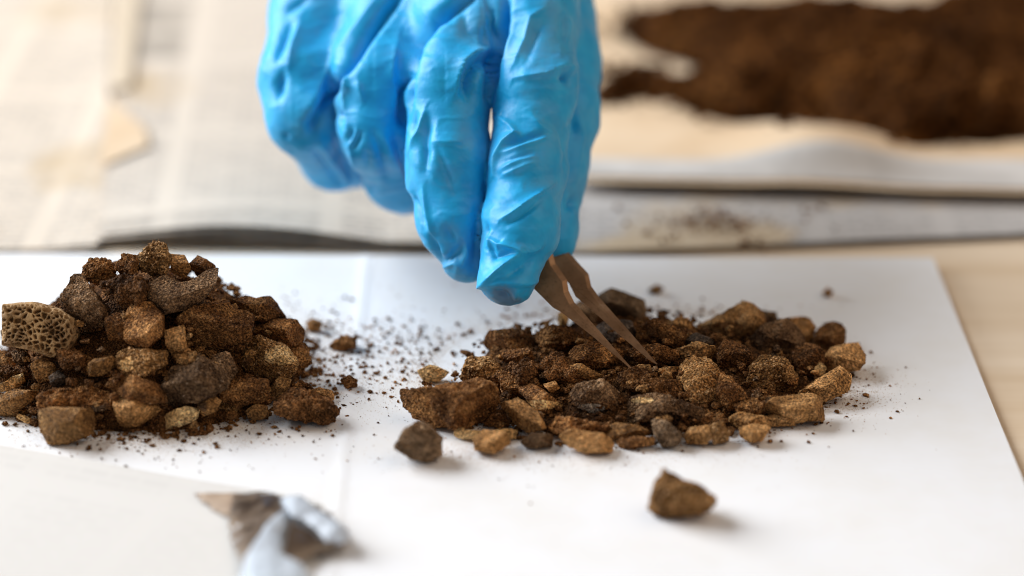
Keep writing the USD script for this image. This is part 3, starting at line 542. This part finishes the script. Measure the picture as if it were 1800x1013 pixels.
small_bits(95, 268, 640, 300, 115, h_left, 'small soil crusted fragment filling a gap in the left heap', 'small fragments in the left heap', 5000)
small_bits(110, 1100, 668, 395, 105, h_right, 'small soil crusted fragment filling a gap in the right heap', 'small fragments in the right heap', 6000)

# crumbs and dust on the papers
def crumbs(n, sampler, size, mat, label, seed, zf=lambda x, y: PAPER_Z + 0.05, name='soil_crumbs', dust=False):
    r = np.random.default_rng(seed); base = trimesh.creation.icosphere(subdivisions=0)
    bv, bf = (np.array([[1, 0, -.4], [-.5, .87, -.4], [-.5, -.87, -.4], [0, 0, .9]]), np.array([[0, 1, 3], [1, 2, 3], [2, 0, 3], [0, 2, 1]])) if dust else (base.vertices, base.faces)
    P = sampler(r, n); n = len(P)
    s = size(r, n)
    V = bv[None] * r.uniform(.6, 1.25, (n, len(bv), 1)) * s[:, None, None] * np.stack([r.uniform(.7, 1.5, n), r.uniform(.7, 1.5, n), r.uniform(.5, .9, n)], 1)[:, None]
    a = r.uniform(0, 6.28, n); c_, s_ = np.cos(a)[:, None], np.sin(a)[:, None]
    x, y = V[..., 0] * c_ - V[..., 1] * s_, V[..., 0] * s_ + V[..., 1] * c_
    V = np.stack([x + P[:, :1], y + P[:, 1:2], V[..., 2] + (zf(P[:, 0], P[:, 1]) + s * .4)[:, None]], -1)
    F = (bf[None] + (np.arange(n) * len(bv))[:, None, None]).reshape(-1, 3)
    return tag(obj(name, (V.reshape(-1, 3), F), mat), label, 'soil crumbs', kind='stuff')
def ring(cx, cy, rx, ry, spread, bias=0.0):
    def f(r, n):
        a = r.uniform(0, 2 * math.pi, n); q = 0.82 + np.abs(r.normal(0, spread, n)) * (1 + bias * np.cos(a))
        return np.stack([cx + rx * q * np.cos(a), cy + ry * q * np.sin(a)], 1)
    return f
def patch_px(list_):
    def f(r, n):
        w = np.array([q[4] for q in list_], float); k = r.choice(len(list_), n, p=w / w.sum())
        L = np.array([q[:4] for q in list_])[k]
        px, py = L[:, 0] + L[:, 2] * r.normal(0, 1, n), L[:, 1] + L[:, 3] * r.normal(0, 1, n)
        return np.array([at(a, b)[:2] for a, b in zip(px, py)])
    return f
small = lambda lo, hi: (lambda r, n: lo + (hi - lo) * r.uniform(0, 1, n) ** 3)
crumbs(1500, ring(LC[0], LC[1], 44, 40, .16, .5), small(.12, .7), LOOK['soil'], 'brown crumbs strewn round the foot of left heap', 11)
crumbs(900, ring(RC[0], RC[1], 58, 42, .10, .1), small(.10, .6), LOOK['soil'], 'brown crumbs strewn round the foot of right heap', 12)
crumbs(620, patch_px([(600, 600, 40, 28, 3), (700, 605, 35, 18, 3.2), (650, 650, 70, 30, 2), (560, 680, 40, 25, 1.2), (560, 745, 40, 18, 1.2), (700, 690, 30, 22, 1), (730, 610, 60, 30, 1)]), small(.08, .6), LOOK['soil'],
       'brown crumbs on the white paper between the heaps', 13)
crumbs(420, patch_px([(300, 790, 260, 25, 2), (640, 560, 120, 40, 1), (900, 800, 200, 30, 1), (1500, 700, 50, 30, 1.5), (1350, 545, 80, 20, .6), (750, 560, 80, 40, 1), (1000, 850, 300, 50, .5)]), small(.08, .34), LOOK['soil'],
       'tiny specks scattered thinly over the whole paper', 14)
crumbs(42000, lambda r, n: np.vstack([ring(LC[0], LC[1], 43, 40, .13, .4)(r, n // 3), ring(RC[0], RC[1], 56, 42, .09)(r, n // 3), patch_px([(600, 640, 60, 50, 2), (730, 640, 60, 40, 1.4), (220, 775, 120, 12, 1.2), (800, 800, 60, 14, .7), (1060, 812, 150, 12, .6), (1500, 690, 40, 25, .8)])(r, n // 3)]), small(.05, .14), plain('tan_dust_bounce', (0.46, 0.29, 0.14), (0.60, 0.42, 0.24), 300.0, 0.9, spec=0.0), 'fine tan dust lying round both heaps, its tint also painting in warm bounced light', 15, name='soil_dust', dust=True)  # dust whose tan halo also paints in warm bounce off the heaps
crumbs(260, patch_px([(1250, 385, 50, 14, 2), (1300, 400, 40, 14, 1.5), (1210, 395, 40, 14, 1), (1330, 430, 20, 8, .6), (1400, 400, 90, 20, .5)]), small(.2, .9), LOOK['soil'], 'soil crumbs sprinkled on the blue grey newspaper', 16, zf=lambda x, y: 0 * x + 0.4)
# crumbs clinging to the heaps
def on_heap(hf, c, rx, ry):
    def f(r, n):
        a = r.uniform(0, 6.283, n); q = r.uniform(0, 1, n) ** .5
        P = np.stack([c[0] + rx * q * np.cos(a), c[1] + ry * q * np.sin(a)], 1)
        return P[shapely.contains_xy(RIGHT_FOOT, P[:, 0], P[:, 1])] if hf is h_right else P
    return f
crumbs(2600, on_heap(h_left, LC, 41, 38), small(.2, 1.3), LOOK['soil'], 'loose crumbs lying in the gaps of the left heap', 17, zf=lambda x, y: np.maximum(h_left(x, y) - 6.5, 0.2))
crumbs(3000, on_heap(h_right, RC, 56, 41), small(.2, 1.2), LOOK['soil'], 'loose crumbs lying in the gaps of the right heap', 18, zf=lambda x, y: np.maximum(h_right(x, y) - 2.8, 0.2))

crumbs(900, patch_px([(1130, 60, 45, 14, 1), (1230, 100, 20, 10, .8), (1110, 155, 40, 10, .8), (1250, 205, 60, 10, 1), (1420, 215, 60, 14, 1.2), (1560, 262, 60, 10, 1), (1700, 250, 90, 10, 1.2), (1500, 240, 60, 14, 1)]), small(.3, 2.6), m_heap,
       'crumbs scattered along the edge of the dark soil heap', 19, zf=lambda x, y: 0 * x + 4.4)
# ------------------------------------------------------------------ tweezers
def plate(face, depth0, vec_px, vec_d, t):
    """A flat arm: outline (px, py, depth) and its thickness vector."""
    import mapbox_earcut
def arm(outline, dfun, ext, name, parent):
    from shapely.geometry import Polygon as PG
    P2 = np.array(outline, float)
    tri_v, tri_f = trimesh.creation.triangulate_polygon(PG(P2), engine='earcut')
    A = np.array([atd(x, y, dfun(y)) for x, y in tri_v]); B = np.array([atd(x + ext[0] * w, y + ext[1] * w, dfun(y) + ext[2] * w) for (x, y), w in zip(tri_v, np.clip((655 - tri_v[:, 1]) / 110, 0.25, 1))])
    n = len(tri_v); ring_ = np.arange(n)
    a2 = np.array(tri_v); area = 0.5 * np.sum(a2[:, 0] * np.roll(a2[:, 1], -1) - np.roll(a2[:, 0], -1) * a2[:, 1])
    nx = np.roll(ring_, -1)
    s = np.vstack([np.stack([ring_, nx, ring_ + n], 1), np.stack([nx, nx + n, ring_ + n], 1)])
    m = trimesh.Trimesh(np.vstack([A, B]), np.vstack([tri_f, tri_f[:, ::-1] + n, s]), process=False)
    trimesh.repair.fix_normals(m)
    return obj(name, m, m_metal, parent)
tw = thing('tweezers', 'dusty bronze coloured pointed tweezers held by the blue gloved fingers', 'tweezers')
d1 = lambda y: 658.5 + (645 - y) * 0.103
d2 = lambda y: 660.5 + (642 - y) * 0.112
arm([(905, 380), (940, 372), (968, 468), (988, 496), (991, 516), (1001, 536), (1060, 597), (1108, 648), (1040, 590), (985, 548), (972, 541), (938, 507)], d1, (8.5, -4.5, 1.1), 'arm', tw)
arm([(905, 350), (940, 345), (982, 436), (1028, 486), (1033, 508), (1048, 529), (1100, 583), (1154, 641), (1140, 632), (1090, 590), (1030, 536), (1012, 522), (1000, 498), (960, 462)], d2, (6.5, -4.5, 1.1), 'arm', tw)

# ------------------------------------------------------------------ gloved hand
def rcone(P, a, b, ra, rb):
    ab = b - a; L2 = ab @ ab
    t = np.clip(((P - a) @ ab) / L2, 0, 1)
    return np.linalg.norm(P - a - t[..., None] * ab, axis=-1) - (ra + (rb - ra) * t)
def smin(a, b, k):
    h = np.clip(0.5 + 0.5 * (b - a) / k, 0, 1); return b + (a - b) * h - k * h * (1 - h)
FING = {
 'index': [(960, -130, 720, 12.0), (936, 40, 696, 10.6), (940, 150, 686, 9.9), (928, 300, 678, 8.7), (914, 400, 672, 8.8), (892, 487, 667, 6.9)],
 'middle': [(855, -130, 722, 12.0), (814, 15, 701, 9.9), (787, 150, 688, 10.1), (788, 290, 682, 9.7), (798, 390, 680, 8.4), (818, 455, 679, 5.6)],
 'ring': [(750, -130, 734, 12.0), (692, 20, 713, 9.8), (656, 150, 700, 9.3), (662, 232, 698, 8.6), (698, 312, 718, 7.7), (728, 338, 732, 7.0)],
 'little': [(640, -140, 750, 12.5), (560, 25, 725, 11.8), (530, 140, 713, 10.3), (538, 206, 709, 9.3), (586, 278, 733, 7.9), (616, 288, 745, 7.2)],
 'thumb': [(930, -200, 770, 16.0), (955, -40, 735, 12.5), (976, 110, 714, 11.0), (978, 205, 703, 10.2), (968, 300, 696, 8.6), (960, 400, 689, 7.2), (962, 425, 687, 6.4)],
}
def hand():
    bones = {k: [(atd(x, y, d), r) for x, y, d, r in v] for k, v in FING.items()}
    lo = np.array([atd(430, 0, 720)[0] - 6, 585, 18]); hi = np.array([atd(1060, 0, 720)[0] + 8, 760, 0])
    top = atd(800, -230, 760); hi[2] = top[2] + 22
    h = 0.84
    ax = [np.arange(lo[i], hi[i], h) for i in range(3)]
    G = np.stack(np.meshgrid(*ax, indexing='ij'), -1).astype(np.float32)
    wr = [(atd(850, -330, 790), 22.0), (atd(880, -520, 840), 24.0)]
    palm = None
    for k in ('index', 'middle', 'ring', 'little'):
        d = rcone(G, bones[k][0][0], wr[0][0], bones[k][0][1] * 1.02, 18.0)
        palm = d if palm is None else smin(palm, d, 9.0)
    for a, b in (('index', 'middle'), ('middle', 'ring'), ('ring', 'little')):
        palm = smin(palm, rcone(G, bones[a][0][0], bones[b][0][0], bones[a][0][1] * .93, bones[b][0][1] * .93), 7.0)
    palm = smin(palm, rcone(G, wr[0][0], wr[1][0], wr[0][1], wr[1][1]), 8)
    total = palm
    qd = (G - CAM) @ FWD; gy = 506.5 - FPX * ((G - CAM) @ UP) / qd; gx = 900 + FPX * G[..., 0] / qd
    kk = 0.4 + 9.0 * np.clip((205 - gy) / 115, 0, 1) ** 1.3; ki = 0.3 + 6.0 * np.clip((112 - gy) / 70, 0, 1)
    for k, bs in bones.items():
        d = None
        for (a, ra), (b, rb) in zip(bs[:-1], bs[1:]):
            q = rcone(G, a, b, ra, rb); d = q if d is None else smin(d, q, 3.5)
        total = smin(total, smin(d, palm, 7.0 if k != 'thumb' else 9.0), ki if k == 'index' else 0.5 * kk if k == 'thumb' else np.where(gx > 845, ki, kk))
        # webbing between the first phalanges
    for a, b in (('index', 'middle'), ('middle', 'ring'), ('ring', 'little')):
        web = rcone(G, bones[a][1][0] + FWD * 1.5, bones[b][1][0] + FWD * 1.5, 7.5, 7.5)
        total = smin(total, web, 3.0)
    web = rcone(G, bones['index'][1][0] + FWD * 6, bones['thumb'][2][0] + FWD * 2, 9.0, 8.0); total = smin(total, web, 5.0)
    total = np.maximum(total, G[..., 2] - (hi[2] - 3))
    total[..., -1] = 1; total[0] = 1; total[-1] = 1; total[:, 0] = 1; total[:, -1] = 1
    # surface nets
    ins = total < 0
    n = np.array(total.shape)
    c = np.zeros(n - 1, int)
    for o in np.ndindex(2, 2, 2): c += ins[o[0]:n[0] - 1 + o[0], o[1]:n[1] - 1 + o[1], o[2]:n[2] - 1 + o[2]]
    act = (c > 0) & (c < 8); ids = -np.ones(n - 1, int); cells = np.argwhere(act); ids[act] = np.arange(len(cells))
    acc = np.zeros((len(cells), 3)); cnt = np.zeros(len(cells))
    for e in range(3):
        for o in np.ndindex(2, 2):
            p0 = np.insert(np.array(o), e, 0); p1 = np.insert(np.array(o), e, 1)
            i0, i1 = cells + p0, cells + p1
            v0, v1 = total[tuple(i0.T)], total[tuple(i1.T)]
            cr = (v0 < 0) != (v1 < 0); t = np.where(cr, v0 / np.where(cr, v0 - v1, 1), 0)
            acc += np.where(cr[:, None], p0 + t[:, None] * (p1 - p0), 0); cnt += cr
    V = lo + (cells + acc / cnt[:, None]) * h
    faces = []
    for e in range(3):
        sl0 = [slice(None)] * 3; sl1 = [slice(None)] * 3; sl0[e] = slice(0, -1); sl1[e] = slice(1, None)
        A, B = ins[tuple(sl0)], ins[tuple(sl1)]
        E = np.argwhere(A != B); u, w = (e + 1) % 3, (e + 2) % 3
        ok = (E[:, u] > 0) & (E[:, w] > 0) & (E[:, u] < n[u] - 1) & (E[:, w] < n[w] - 1); E = E[ok]
        q = []
        for du, dw in ((1, 1), (0, 1), (0, 0), (1, 0)):
            I = E.copy(); I[:, u] -= du; I[:, w] -= dw; q.append(ids[tuple(I.T)])
        q = np.stack(q, 1); flip = ~A[tuple(E.T)]; q[flip] = q[flip][:, ::-1]; faces.append(q)
    Q = np.vstack(faces); Q = Q[(Q >= 0).all(1)]
    F = np.vstack([Q[:, [0, 1, 2]], Q[:, [0, 2, 3]]])
    m = trimesh.Trimesh(V, F, process=True)
    parts = m.split(only_watertight=False); m = max(parts, key=lambda q: len(q.faces))
    m = relax(m, 6)
    X, Y, D = proj(m.vertices)
    near = (Y > -60) & (m.vertex_normals @ FWD < 0.4)
    fsel = near[m.faces].any(1)
    m = trimesh.Trimesh(*trimesh.remesh.subdivide(m.vertices, m.faces), process=True)
    m = relax(m, 3)
    return m
# folds of the glove as seen from the front: (kind, half width px, height mm, points)
V_, R_ = -1, 1
FOLDS = [
 (V_, 8, 4.6, [(705, -15), (690, 8), (640, 70), (600, 125), (572, 178), (548, 215)]), (V_, 9, 4.8, [(840, -12), (800, 12), (760, 35), (728, 75), (714, 130), (709, 210)]), (V_, 7, 4.2, [(888, -10), (882, 60), (868, 110), (860, 170)]),
 (R_, 9, 1.2, [(665, -5), (612, 75), (570, 140), (545, 190)]), (R_, 8, 1.0, [(700, 70), (690, 130), (698, 190)]),
 (V_, 8, 1.8, [(513, 42), (498, 72), (486, 105)]), (V_, 7, 1.7, [(499, 128), (492, 150), (490, 172)]), (V_, 7, 1.0, [(540, 0), (515, 15), (500, 28)]), (R_, 7, .9, [(528, 40), (515, 80), (505, 130)]),
 (R_, 5, 1.0, [(962, 12), (934, 32), (924, 70), (905, 112)]), (V_, 6, .7, [(955, 40), (938, 70), (925, 110)]), (R_, 6, .6, [(900, 60), (888, 100)]),
 (R_, 5, 1.3, [(905, 138), (960, 132), (985, 120), (1003, 116), (1012, 122)]), (V_, 8, 2.4, [(988, 138), (1005, 136)]),
 (R_, 4, 1.3, [(878, 206), (898, 220), (908, 234), (888, 252), (874, 280), (868, 310)]), (V_, 6, 1.2, [(892, 258), (925, 244), (958, 236)]), (R_, 4, 1.0, [(882, 272), (925, 256), (962, 242)]),
 (V_, 5, .8, [(888, 286), (915, 278), (935, 270)]), (R_, 4, .9, [(882, 300), (915, 282), (940, 276)]), (R_, 4, .8, [(880, 312), (905, 302), (940, 286)]), (V_, 6, .8, [(965, 212), (985, 230), (995, 270), (993, 310)]),
 (R_, 4, .7, [(935, 205), (952, 222), (968, 230)]),
 (R_, 3, 1.0, [(880, 388), (905, 374), (935, 352), (975, 322)]), (V_, 5, .8, [(890, 396), (915, 380), (945, 358)]), (V_, 6, 1.0, [(1008, 350), (998, 370)]),
 (R_, 4, 1.8, [(846, 504), (868, 486), (892, 466), (916, 445)]), (R_, 3, 1.2, [(860, 418), (880, 432), (916, 444)]), (V_, 6, 1.1, [(864, 430), (872, 452), (900, 446)]), (R_, 3, .8, [(862, 418), (862, 440)]),
 (V_, 9, 1.3, [(890, 486), (915, 470), (940, 455)]), (R_, 3, .8, [(918, 446), (940, 442), (955, 430)]), (R_, 4, 1.1, [(842, 506), (880, 498), (930, 500), (948, 494)]), (V_, 7, 1.5, [(868, 512), (890, 520), (905, 530)]),
 (R_, 4, .9, [(905, 505), (905, 530)]), (V_, 5, .9, [(856, 395), (852, 420)]),
 (V_, 5, 1.1, [(733, 202), (726, 228), (720, 250)]), (R_, 5, 1.3, [(748, 195), (738, 235), (722, 262)]), (V_, 8, 1.4, [(752, 212), (748, 250), (748, 300)]), (R_, 4, .6, [(762, 250), (790, 252), (812, 250)]),
 (V_, 7, .7, [(770, 262), (785, 300), (800, 340)]), (V_, 5, 1.1, [(730, 340), (738, 370), (748, 402)]), (R_, 4, .8, [(745, 330), (752, 380), (765, 430)]), (V_, 5, 1.2, [(757, 412), (768, 440), (776, 462)]),
 (V_, 7, 1.5, [(778, 464), (798, 450), (814, 432)]), (R_, 5, 1.0, [(775, 472), (800, 462), (812, 470)]), (R_, 5, 1.0, [(818, 425), (822, 448), (814, 468)]), (V_, 6, .9, [(785, 402), (800, 425)]), (V_, 8, 1.0, [(842, 380), (838, 440), (832, 470)]),
 (R_, 5, 2.2, [(868, 84), (840, 94), (815, 112), (806, 140), (804, 165)]), (V_, 9, 3.0, [(860, 104), (832, 116), (820, 140), (822, 170)]), (R_, 6, 1.2, [(848, -5), (846, 30), (862, 78)]), (V_, 6, 1.4, [(866, 20), (860, 45), (870, 75)]),
 (V_, 9, .9, [(812, 20), (822, 55), (846, 82)]),
 (V_, 6, 1.6, [(598, 196), (606, 212)]), (R_, 5, .9, [(605, 150), (608, 190), (614, 230)]), (V_, 5, 1.1, [(620, 228), (614, 250)]), (V_, 5, 1.2, [(634, 236), (620, 262)]), (R_, 4, .8, [(628, 230), (616, 258), (628, 300), (640, 345)]),
 (V_, 8, 1.2, [(658, 235), (668, 270), (682, 312)]), (R_, 5, 1.0, [(676, 238), (694, 280), (716, 325), (730, 345)]), (V_, 8, 1.1, [(694, 226), (706, 270), (716, 310)]), (V_, 6, .9, [(645, 262), (646, 300)]), (R_, 4, .7, [(648, 342), (680, 334), (712, 328)]),
 (V_, 6, .9, [(660, 325), (648, 336)]), (R_, 5, .8, [(630, 140), (640, 180)]),
 (R_, 5, 1.2, [(600, 130), (607, 136), (612, 160)]), (V_, 8, 1.4, [(560, 200), (550, 222), (546, 235)]), (R_, 6, 1.0, [(580, 150), (556, 190), (545, 218)]), (R_, 5, .9, [(565, 255), (590, 290), (615, 320)]), (V_, 7, 1.1, [(552, 262), (580, 300), (600, 325)]),
 (V_, 4, .8, [(498, 240), (506, 242)]), (V_, 4, .8, [(505, 265), (516, 268)]), (V_, 6, 1.0, [(590, 240), (610, 290), (622, 330)]),
 (V_, 6, .9, [(1003, 210), (1006, 240)]), (R_, 5, .7, [(1015, 180), (1022, 240), (1012, 320)]), (V_, 7, 1.1, [(1002, 345), (1010, 365)]), (R_, 5, .8, [(985, 10), (1002, 40), (996, 80)]), (V_, 6, .8, [(992, 20), (990, 70)]),
]
hm = hand()
V = hm.vertices.copy(); N = hm.vertex_normals.copy()
X, Y, D = proj(V)
cell = {}
kx, ky = (X // 5).astype(int), (Y // 5).astype(int)
key = kx * 4096 + ky
order = np.argsort(D); first = {}
mn = np.full(key.max() + 4096 * 2, 1e9) if key.min() >= 0 else None
off = key.min(); buf = np.full(key.max() - off + 1, 1e9); np.minimum.at(buf, key - off, D)
vis = np.clip(1.0 - (D - buf[key - off] - 8.0) / 4.0, 0, 1) * np.clip((-(N @ FWD) + 0.12) * 4, 0, 1)
disp = np.zeros(len(V))
for sgn, w, hgt, pts in FOLDS:
    p = np.array(pts, float); best = np.full(len(V), 1e9); par = np.zeros(len(V))
    sel = np.where((X > p[:, 0].min() - 4 * w) & (X < p[:, 0].max() + 4 * w) & (Y > p[:, 1].min() - 4 * w) & (Y < p[:, 1].max() + 4 * w))[0]
    if not len(sel): continue
    q = np.stack([X[sel], Y[sel]], 1); bd = np.full(len(sel), 1e9); bt = np.zeros(len(sel)); sg = np.zeros(len(sel)); seg = np.r_[0, np.cumsum(np.linalg.norm(np.diff(p, axis=0), axis=1))]
    for i in range(len(p) - 1):
        ab = p[i + 1] - p[i]; t = np.clip(((q - p[i]) @ ab) / (ab @ ab), 0, 1); dd = np.linalg.norm(q - p[i] - t[:, None] * ab, axis=1)
        b = dd < bd; sd_ = (q - p[i] - t[:, None] * ab) @ np.array([-1.0, -0.45]); sg[b] = sd_[b]; bd[b] = dd[b]; bt[b] = (seg[i] + t[b] * (seg[i + 1] - seg[i])) / seg[-1]
    taper = np.clip(np.sin(np.clip(bt, 0, 1) * math.pi * 0.86 + 0.22), 0, 1) ** 0.7
    prof = np.exp(-(bd / (w * 1.05)) ** 1.6) if sgn < 0 else np.exp(-np.abs(bd / np.where(sg > 0, 2.3 * w, 0.85 * w)) ** 1.15)
    disp[sel] += sgn * (1.15 if sgn < 0 else 1.25) * hgt * prof * taper * vis[sel]
# slack rubber: broad puckers and fine creases running across the fingers
o = np.array([11.3, 4.2, 7.7])
cr = 1 - np.abs(2 * meshkit.fbm(V @ np.diag([1 / 9., 1 / 9., 1 / 5.]) + o, 3, 5) - 1)
disp += 0.5 * (meshkit.fbm(V / 9.0 + o, 2, 8) - .5) * 2 + 0.22 * np.clip(cr - 0.80, 0, 1) * 4
crum = np.zeros(len(V)); rg_ = np.random.default_rng(12)
warp = V + 1.6 * np.stack([meshkit.fbm(V / 6.0 + k, 2, 40 + k) - .5 for k in range(3)], 1)
for k in range(9):                                           # taut facets: a few families of straight, sharp-edged folds
    dr = rg_.normal(size=3) * np.array([1.0, .5, 1.3]); dr /= np.linalg.norm(dr); lam = rg_.uniform(5.5, 11)
    crum += (np.abs(((warp @ dr) / lam + rg_.uniform()) % 1 - 0.5) - 0.25) * lam / 11 * np.clip(2.6 * meshkit.fbm(V / 11.0 + 7 * k, 2, 60 + k) - 0.9, 0, 1)
disp += 0.42 * crum
_e = hm.edges; _e = np.vstack([_e, _e[:, ::-1]]); _A = sparse.csr_matrix((np.ones(len(_e)), (_e[:, 0], _e[:, 1])), shape=(len(V), len(V))); _A.data[:] = 1
_W = sparse.diags(1 / np.maximum(np.asarray(_A.sum(1)).ravel(), 1)) @ _A
disp = 0.6 * disp + 0.4 * (_W @ disp)
V = V + N * disp[:, None]
hm = trimesh.Trimesh(V, hm.faces, process=False)
hm = relax(hm, 1)
tag(obj('gloved_hand', hm, m_glove, smooth=True), 'right hand in a wrinkled blue nitrile glove, fingers down, gripping the tweezers', 'hand')

# ------------------------------------------------------------------ plastic bag in the blurred foreground
bag = thing('plastic_bag', 'crumpled clear plastic bag with brown soil in the blurred foreground', 'plastic bag')
bol = [(336, 868), (400, 866), (480, 868), (548, 884), (590, 910), (618, 945), (604, 968), (560, 978), (500, 1010), (430, 1010), (405, 960), (398, 915), (350, 885)]
def pillow(ol, z0, hmax, seed, rough, edge=6.0, cellsz=0.8):
    poly = Polygon([tuple(at(x, y, z0)[:2]) for x, y in ol]).buffer(0); x0, y0, x1, y1 = poly.bounds
    Xg, Yg = np.meshgrid(np.arange(x0, x1, cellsz), np.arange(y0, y1, cellsz)); Pq = np.stack([Xg.ravel(), Yg.ravel()], 1)
    ins = shapely.contains_xy(poly, Pq[:, 0], Pq[:, 1]); dist = (shapely.distance(shapely.points(Pq), poly.boundary) * np.where(ins, 1, -1)).reshape(Xg.shape)
    Z = z0 + hmax * (1 - np.exp(-np.clip(dist, 0, None) / edge)) + np.clip(dist, 0, 2) / 2 * rough * (1 - 2 * np.abs(2 * (fb(Xg, Yg, 9, seed, 3)))) 
    idx = np.arange(Xg.size).reshape(Xg.shape); q = np.stack([idx[:-1, :-1], idx[:-1, 1:], idx[1:, 1:], idx[1:, :-1]], -1).reshape(-1, 4)
    q = q[(dist.ravel()[q] > 0).all(1)]
    mm = trimesh.Trimesh(np.stack([Xg.ravel(), Yg.ravel(), np.maximum(Z, z0).ravel()], 1), np.vstack([q[:, [0, 1, 2]], q[:, [0, 2, 3]]]), process=False); mm.remove_unreferenced_vertices(); return mm
obj('soil_filling', pillow(bol, 1.7, 2.0, 4, 0.6), m_bagsoil, bag, smooth=True)
def ribbon(pts, width, seed, zbase):
    """A raised curling fold of film along the points (px, py, height)."""
    C = np.array([at(x, y, z) for x, y, z in pts]); t = np.linspace(0, 1, 60); s = np.linspace(0, 1, len(C)); C = np.stack([np.interp(t, s, C[:, i]) for i in range(3)], 1)
    tg = np.gradient(C, axis=0); tg /= np.linalg.norm(tg, axis=1)[:, None]; side = np.cross(tg, [0, 0, 1.0]); side /= np.linalg.norm(side, axis=1)[:, None]
    a = np.linspace(-1.3, 1.3, 14); W = width * np.sin(np.pi * np.clip(t, .06, .94))[:, None]
    P = C[:, None] + side[:, None] * (W * np.sin(a))[..., None] + np.array([0, 0, 1.0]) * ((W * (np.cos(a) - .6)) * .8 + 0.5 * (meshkit.fbm(np.stack([t * 9, t * 0, t * 0], 1), 2, seed) - .5)[:, None])[..., None]
    idx = np.arange(60 * 14).reshape(60, 14); q = np.stack([idx[:-1, :-1], idx[:-1, 1:], idx[1:, 1:], idx[1:, :-1]], -1).reshape(-1, 4)
    return P.reshape(-1, 3), np.vstack([q[:, [0, 1, 2]], q[:, [0, 2, 3]]])
obj('film_fold', pillow([(488, 880), (540, 882), (578, 912), (616, 934), (614, 960), (572, 957), (532, 934), (500, 918)], 3.4, 2.2, 31, 1.5, edge=2.5, cellsz=0.5), m_film_highlight, bag, smooth=True)  # white crumpled piece shaped to a highlight band on the film
obj('film_fold', pillow([(492, 902), (518, 908), (508, 950), (500, 985), (540, 1000), (560, 1060), (420, 1060), (426, 985), (458, 935)], 3.2, 2.2, 37, 1.7, edge=2.5, cellsz=0.5), m_film_highlight, bag, smooth=True)  # second highlight band, again a white piece of film
obj('film_cover', pillow([(392, 870)] + bol[2:9] + [(520, 1060), (420, 1060)] + bol[10:12], 2.0, 2.4, 9, 1.2), M('bag_film', {
    'g': ('glossy_bsdf', {'color': (0.9, 0.95, 1.0), 'roughness': 0.12}), 't': ('transparent_bsdf', {'color': (0.95, 0.96, 0.97)}), 'f': ('fresnel', {'IOR': 1.5}), 'm': ('mix_closure', {})},
    [('f.fac', 'm.fac'), ('t.BSDF', 'm.closure1'), ('g.BSDF', 'm.closure2')], 'm.closure'), bag, smooth=True)
